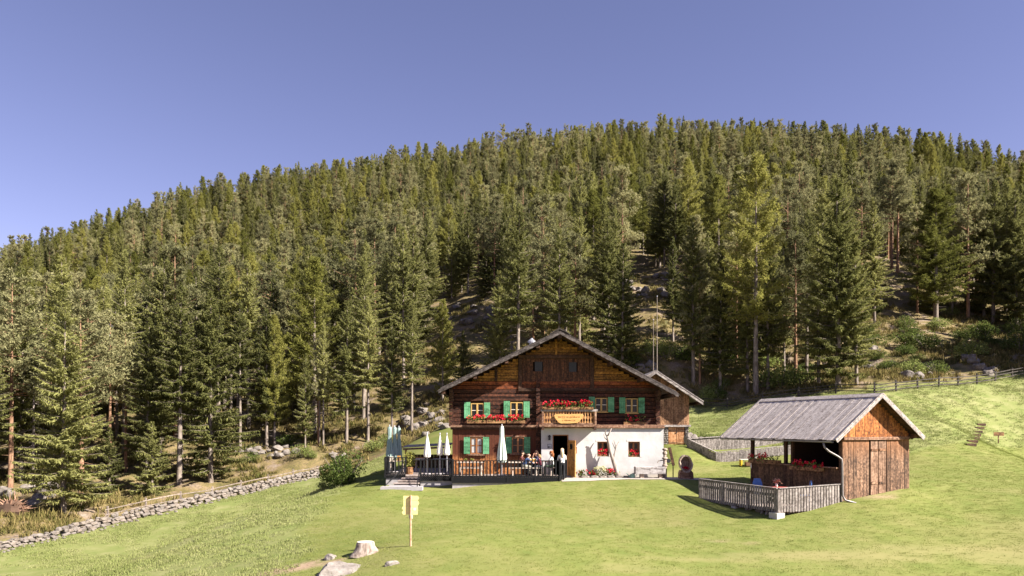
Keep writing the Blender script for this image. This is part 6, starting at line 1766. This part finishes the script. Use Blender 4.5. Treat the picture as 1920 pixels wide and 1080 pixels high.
for a, b in ((1201, 1217), (1225, 1241)): mb.bar((fx(a, Yt), Yt - .304, z_ + .08), (fx(b, Yt), Yt - .304, z_ + .05), .03, .012, up=(0, 1, 0)); mb.bar((fx(b, Yt), Yt - .304, z_ + .05), (fx(b, Yt), Yt - .304, z_ - .05), .03, .012, up=(0, 1, 0))
mb.build('carving', m_plain('carved_groove', (.15, .12, .11), .8), t)
# carved fountain post with spout
Yf = 42.35; p = G(1246.5, Yf); t = thing('fountain_post', 'carved totem-like wooden fountain post with spout beside the trough', 'fountain', p); H_ = fz(840, Yf) - p.z
prof_ = [(0, .12), (.3, .115), (.38, .11), (.40, .15), (.44, .15), (.46, .10), (.62, .10), (.64, .16), (.68, .16), (.70, .09), (.78, .09), (.80, .13), (.86, .13), (.88, .08), (.92, .09), (.94, .15), (.98, .14), (1, .05)]
MB().tube([p + UP * (H_ * a) for a, r in prof_], [r for a, r in prof_], 12).build('post', M['pale_log'], t)
MB().tube([p + UP * H_ * .6, p + UP * H_ * .58 + Vector((-.35, 0, 0)), p + UP * H_ * .5 + Vector((-.42, 0, 0))], .03, 8).build('spout', M['bark_dead'], t)
# leaning board with dark disc
p = G(1262, 42.6); t = thing('leaning_board', 'dark narrow board tilted beside the fountain with a black disc', 'board', p)
MB().bar(PX(1255, 839, 42.6), PX(1263, 873, 42.6), .16, .05, up=(0, 1, 0)).build('board', M['beam'], t)
c = PX(1253.3, 864, 42.6); MB().tube([c + Vector((0, -.03, 0)), c + Vector((0, .03, 0))], .125, 18).build('disc', M['iron'], t)
MB().bar(PX(1250, 871, 42.6), PX(1262, 868.5, 42.6), .03, .03).build('arm', M['iron'], t); MB().bar(PX(1262, 872, 42.6), (p.x, p.y, p.z - .05), .05, .05, up=(0, 1, 0)).build('stake', M['beam'], t)
# hollow log planter on a block
Yh = 41.6; p = G(1288, Yh); t = thing('hollow_log_planter', 'upright hollow log planter on a wooden block right of the fountain', 'planter', p)
MB().prism([PX(1274.5, 898, Yh), PX(1301, 898, Yh), PX(1300, 886, Yh), PX(1296, 882, Yh), PX(1277, 882, Yh), PX(1275, 887, Yh)], (0, .5, 0)).build('block', M['ledge'], t, bevel=.02)
mb = MB(); n = 20; cx, cz = fx(1287, Yh), fz(870, Yh)
for k, (yo, rs) in enumerate(((0, 1), (.75, .86), (.75, .70), (0.02, .84))):
    for i in range(n):
        a = 2 * math.pi * i / n; mb.v.append((cx + math.cos(a) * .36 * rs, Yh + yo - .1 + (.22 if math.sin(a) > .2 else 0) * (yo < .1), cz + math.sin(a) * .50 * rs + (.05 if k in (1, 2) else 0)))
for k in range(3):
    for i in range(n): i2 = (i + 1) % n; mb.f.append((k * n + i, k * n + i2, (k + 1) * n + i2, (k + 1) * n + i))
mb.f += [(3 * n + i, 3 * n + (i + 1) % n, (i + 1) % n, i) for i in range(n)]; mb.f.append(tuple(2 * n + i for i in range(n)))
mb.build('log_shell', M['pale_log'], t)
rr = random.Random(12); fl = Leaves()
for k in range(16):
    c = Vector((cx + rr.gauss(0, .1), Yh + .1, cz - .3 + rr.uniform(0, .12))) - org(t)
    for j in range(8): dd = rdir(rr); fl.spray(c + dd * .02, dd, dd.cross(rdir(rr)).normalized(), .06, .03, rr)
o = bpy.data.objects.new('blossoms', fl.mesh('blossoms', M['petal'])); COL.objects.link(o); o.parent = t

# ------------------------------------------------------------------ enclosure, play tower, small table
en = thing('plank_enclosure', 'low enclosure of grey upright planks on the lawn behind the hut', 'fence', G(1342, 48.5))
M['dark_plank'] = m_wood('enclosure_plank', (0.09, 0.075, 0.068), (0.19, 0.165, 0.15), (0.30, 0.265, 0.245), 'object', 1.0, .8, .4)
Q = [G(1288, 50.6), G(1342, 48.5), G(1500, 49.3), G(1490, 53.0), G(1288, 50.6)]
for a, b in zip(Q[:-1], Q[1:]):
    L = (b - a).length; n = int(L / .2); d = (b - a).normalized(); nr = Vector((d.y, -d.x, 0))
    for i in range(n):
        p = a.lerp(b, (i + .5) / n); z = gz(p.x, p.y); zt_ = a.z + (b.z - a.z) * (i + .5) / n
        piece('plank', en, M['dark_plank'], (p.x, p.y, z - .1), (p.x, p.y, zt_ + .55 + random.uniform(-.03, .03)), L / n - .012, .03, up=nr)
    piece('cap_rail', en, M['grey_wood'], a + UP * .59 - nr * .05, b + UP * .59 - nr * .05, .12, .05)
p = G(1482, 55.5); t = thing('play_tower', 'small wooden play tower with pitched roof and green slide', 'play tower', p)
for x in (-.7, .7):
    for y in (-.6, .6): piece('post', t, M['door'], p + Vector((x, y, -.2)), p + Vector((x, y, 1.75)), .1, .1, up=(0, -1, 0))
for i in range(7): piece('platform_board', t, M['deck'], p + Vector((-.75, -.6 + i * .2, .95)), p + Vector((.75, -.6 + i * .2, .95)), .19, .04)
for s_ in (-1, 1): MB().prism([p + Vector((0, -.8, 2.5)), p + Vector((s_ * 1.0, -.8, 1.65)), p + Vector((s_ * 1.0, -.8, 1.72)), p + Vector((0, -.8, 2.58))], (0, 1.6, 0)).build('roof_slope', M['grey_wood'], t)
for i in range(6): piece('wall_board', t, M['grey_wood'], p + Vector((-.62 + i * .25, -.66, 1.0)), p + Vector((-.62 + i * .25, -.66, 1.5)), .22, .03, up=(0, -1, 0))
gp = m_plain('green_plastic', (.16, .42, .10), .35, .4); a = p + Vector((-.1, -.85, 1.35)); b = p + Vector((-1.3, -1.5, .25)); mb = MB(); d = (b - a).normalized(); sd = Vector((0, 0, 1)).cross(d).normalized()
mb.bar(a, b, .5, .04); mb.bar(a + sd * .25 + UP * .09, b + sd * .25 + UP * .09, .04, .2); mb.bar(a - sd * .25 + UP * .09, b - sd * .25 + UP * .09, .04, .2); mb.bar(b, b + Vector((d.x, d.y, 0)) * .5, .5, .04)
mb.build('slide', gp, t)
p = G(1398, 47.2); t = thing('small_table', 'low white-framed table with yellow legs before the plank enclosure', 'table', p); yl = m_plain('yellow_paint', (.62, .42, .03), .5)
MB().box(p + UP * .42, (.75, .4, .04)).build('tabletop', M['white_bar'], t)
for x in (-.3, .3):
    for y in (-.15, .15): MB().bar(p + Vector((x, y, 0)), p + Vector((x, y, .4)), .09, .09, up=(0, 1, 0)).build('leg', yl if x < 0 else M['white_bar'], t)
p = G(1409, 47.0); tag(MB().box(p + UP * .14, (.8, .35, .28)).build('wooden_crate', M['barn'], bevel=.02), 'low wooden crate right beside the yellow-legged table', 'crate')

# ------------------------------------------------------------------ fences, stone wall, steps
M['fence'] = m_wood('old_fence_wood', (0.030, 0.025, 0.022), (0.062, 0.052, 0.045), (0.11, 0.094, 0.083), 'object', 1.0, .85, .5)
M['fence_pale'] = m_wood('pale_fence_wood', (0.14, 0.11, 0.085), (0.25, 0.20, 0.165), (0.36, 0.30, 0.25), 'object', 1.0, .85, .3)
def along(pts, step):
    pts = [Vector(p) for p in pts]; out_ = []; 
    for a, b in zip(pts[:-1], pts[1:]):
        n = max(1, round((b - a).length / step)); out_ += [a.lerp(b, i / n) for i in range(n)]
    return out_ + [pts[-1]]
def rail_fence(pts, label, mat, hts, step=2.4, ph=1.0, th=.07):
    P_ = along(pts, step); t = thing('rail_fence', label, 'fence', P_[0])
    Z = [gz(p.x, p.y) for p in P_]
    for p, z in zip(P_, Z):
        k = Vector((random.uniform(-.05, .05), random.uniform(-.05, .05), ph + random.uniform(-.05, .12))); piece('post', t, mat, (p.x, p.y, z - .25), Vector((p.x, p.y, z)) + k, .11, .11, up=(0, -1, 0))
    for i in range(len(P_) - 1):
        for h in hts:
            a = Vector((P_[i].x, P_[i].y - .08, Z[i] + h + random.uniform(-.05, .05))); b = Vector((P_[i + 1].x, P_[i + 1].y - .08, Z[i + 1] + h + random.uniform(-.05, .05))); d = (b - a).normalized()
            piece('rail', t, mat, a - d * .15, b + d * .15, .05, th)
    return t
rail_fence([PX(1300, 770, 70.5), PX(1430, 754, 67), PX(1640, 738, 63), PX(1760, 726, 65), PX(1930, 702, 71.3)], 'dark split-rail fence along the top edge of the right pasture', M['fence'], (.2, .48, .76), 2.6, .9, .075)
WL = [PX(-30, 1040, 42.2), PX(0, 1032, 43), PX(200, 985, 49), PX(400, 937, 55), PX(600, 893, 62), PX(640, 884, 63.5)]
rail_fence([p + Vector((-.5, 1.1, 0)) for p in WL[2:]], 'thin pale rail fence just behind the dry stone wall', M['fence_pale'], (.55, .9), 2.6, 1.05, .06)
M['wall_stone'] = m_rock('wall_stone', (0.125, 0.100, 0.082), (0.245, 0.208, 0.178), (0.07, 0.06, 0.035))
wall = thing('stone_wall', 'low dry stone wall running up the left meadow edge', 'stone wall', WL[2])
pw = along(WL[:5], .33); n = len(pw); rr = random.Random(3); cnt = 0
rub = MB()
for i in range(n - 1):
    a, b = pw[i], pw[i + 1]; d = (b - a).normalized(); nr = Vector((d.y, -d.x, 0)); z = gz(a.x, a.y); H = .62 if a.y > 46 else .42
    for r in range(3):
        sz = rr.uniform(.2, .40); c = a + d * rr.uniform(-.14, .14) + nr * (.22 - .09 * r + rr.uniform(-.09, .09)); c.z = z + H / 3 * (r + .45) + rr.uniform(-.06, .06)
        if cnt < 300:
            piece('stone', wall, M['wall_stone'] if rr.random() < .5 else M['rock'], c - d * sz * .65, c + d * sz * .65, sz * .9, H / 3 * rr.uniform(1.15, 1.6), kind='stone', nvar=7, up=(rr.uniform(-.5, .5), rr.uniform(-.5, .5), 1), roll=rr.uniform(-.5, .5)); cnt += 1
        else: rub.ball(c, (sz * .6, sz * .5, H / 5), 7, 5, .35, i * 3 + r)
    for k in range(4):
        c = a + d * rr.uniform(-.2, .2) - nr * rr.uniform(-.02, .35); rub.ball((c.x, c.y, z + rr.uniform(.05, H * .92)), (rr.uniform(.12, .24), rr.uniform(.12, .22), rr.uniform(.08, .15)), 6, 4, .4, i * 9 + k)
    if rr.random() < .6:
        c = a + nr * rr.uniform(.45, .9); rub.ball((c.x, c.y, gz(c.x, c.y) + .04), (rr.uniform(.08, .18), rr.uniform(.08, .16), .08), 6, 4, .4, i)
tag(rub.build('rubble', M['rock'], wall), kind='stuff')
st = thing('hillside_steps', 'narrow flight of dark block steps up the right grass slope', 'steps', hit(1822, 836))
for i in range(7):
    p = hit(1820 + i * 3.2, 836 - i * 6.2); piece('step', st, M['beam'], p + Vector((-.36, 0, .04)), p + Vector((.36, .1, .04)), .3, .2)
p = hit(1872, 833); t = thing('slope_sign', 'small brown wooden sign on a short post on the right slope', 'sign', p); k = p.y / F
MB().bar(p, p + UP * 17 * k, .06, .06, up=(0, 1, 0)).build('post', M['barn'], t); MB().box(p + UP * 17.5 * k + Vector((0, -.05, 0)), (19 * k, .04, 7 * k)).build('board', M['box_wood'], t)

# ------------------------------------------------------------------ foreground: trail sign, stump, rocks
Ys = 25.6; p = PX(770, 1024, Ys); p.z = gz(p.x, p.y); k = Ys / F
t = thing('trail_sign', 'yellow hiking signpost with arrow plates on a wooden pole', 'signpost', p)
MB().tube([p + UP * -.3, p + UP * .9, p + UP * (95 * k)], [.04, .037, .033], 10).build('pole', m_wood('pole_wood', (.30, .17, .10), (.47, .30, .19), (.58, .40, .28), 'z', 1.0, .7, .1), t)
yp = m_plain('sign_yellow', (0.78, 0.60, 0.27), .5, .3, .05); X = lambda a: (a - 770) * k + p.x; Z = lambda b: p.z + (1024 - b) * k
for i, (xa, xb, za, zb_, dr) in enumerate(((756, 783, 930.3, 938.5, 1), (756, 783, 939, 949.3, 1), (755.5, 783, 949.8, 957, -1), (755.5, 783, 957.5, 965.5, -1))):
    q = 2.6; zm = (za + zb_) / 2
    if dr > 0: poly = [(xa, za), (xb, za), (xb + q, zm), (xb, zb_), (xa, zb_)]
    else: poly = [(xa - q * .9, zm), (xa, za), (xb, za), (xb, zb_), (xa, zb_)]
    MB().prism([(X(a), p.y + .05, Z(b)) for a, b in poly], (0, .012, 0)).build('arrow_plate', yp, t)
MB().ext(X(766), X(773.5), p.y + .045, p.y + .055, Z(973), Z(966)).build('small_plate', M['white_bar'], t)
MB().ext(X(775), X(779.5), p.y + .044, p.y + .049, Z(957.5), Z(953)).build('sticker', m_plain('sticker', (.62, .6, .66), .5), t)
p = hit(685, 1040); s_ = p.y / F; t = thing('tree_stump', 'sawn tree stump with flared roots in the foreground lawn', 'stump', p)
mb = MB(); n = 20
for j, (zz, r) in enumerate(((-4, 27), (1, 23.5), (7, 19.5), (14, 17.5), (21, 16.5), (21.6, 15.5))):
    for i in range(n):
        a = 2 * math.pi * i / n; fl_ = 1 + (.35 * max(0, math.cos(a - .2)) ** 4 + .12 * math.cos(3 * a + 1) + .05 * math.cos(7 * a)) * max(0, 1 - zz / 16)
        mb.v.append((p.x + math.cos(a) * r * fl_ * s_, p.y + math.sin(a) * r * fl_ * s_, p.z + zz * s_ + (.02 * math.cos(a) if j > 3 else 0)))
for j in range(5):
    for i in range(n): i2 = (i + 1) % n; mb.f.append((j * n + i, j * n + i2, (j + 1) * n + i2, (j + 1) * n + i))
mb.build('bark', m_bark('stump_bark', (.13, .095, .075), (.40, .33, .28)), t, smooth=True)
MB().tube([p + UP * 21.6 * s_, p + UP * 22.2 * s_], 15.4 * s_, 20).build('cut_face', m_plain('cut_wood', (.56, .48, .42), .8, .2, .2, 5), t)
p = hit(640, 1074); s_ = p.y / F; put_rock(ROCKP[0], (p.x, p.y - .15, p.z - .22), (66 * s_, 42 * s_, 40 * s_), 'largest lichen-spotted rock at the bottom edge of the lawn', rz=.5, name='lawn_rock')
p = hit(619, 1048); put_rock(ROCKP[1], (p.x, p.y, p.z - .04), (19 * s_, 14 * s_, 12 * s_), 'small rounded rock left of the tree stump', rz=1.2, name='lawn_rock')
p = hit(735, 1062); put_rock(ROCKP[2], (p.x, p.y, p.z + .0), (15 * s_, 9 * s_, 8 * s_), 'small flat rock right of the largest lawn rock', rz=.2, name='lawn_rock')
# lamp in the wood
p = hit(205, 880, 50); t = thing('street_lamp', 'tall thin lamp pole standing among the trees on the left', 'lamp', p); q = PX(206, 613, p.y)
MB().tube([p + UP * -.3, q], [.09, .06], 8).build('pole', M['zinc'], t); MB().tube([q + UP * -.02, q + UP * .1, q + UP * .28], [.32, .30, .08], 12).build('lamp_head', M['iron'], t)
# uprooted root plate at the left edge
p = hit(22, 965, 40); t = thing('root_plate', 'uprooted reddish root tangle at the left picture edge', 'tree stump', p); mb = MB(); rr = random.Random(14); rm = m_bark('root_bark', (.20, .10, .06), (.42, .26, .18))
for i in range(60):
    a = rr.uniform(0, 6.28); L = rr.uniform(.5, 1.5); d = Vector((math.cos(a), rr.uniform(-.5, .3), abs(math.sin(a)) * .9)); mb.tube([p + UP * .3, p + UP * .3 + d * L * .5 + rdir(rr) * .15, p + UP * .25 + d * L], [.07, .045, .01], 5, cap=False, jit=.2, seed=i)
mb.build('roots', rm, t); mb = MB(); mb.ball(p + UP * .35, (.8, .5, .6), 10, 7, .3, 3); mb.build('soil_clod', m_plain('root_soil', (.10, .06, .04), .95), t)
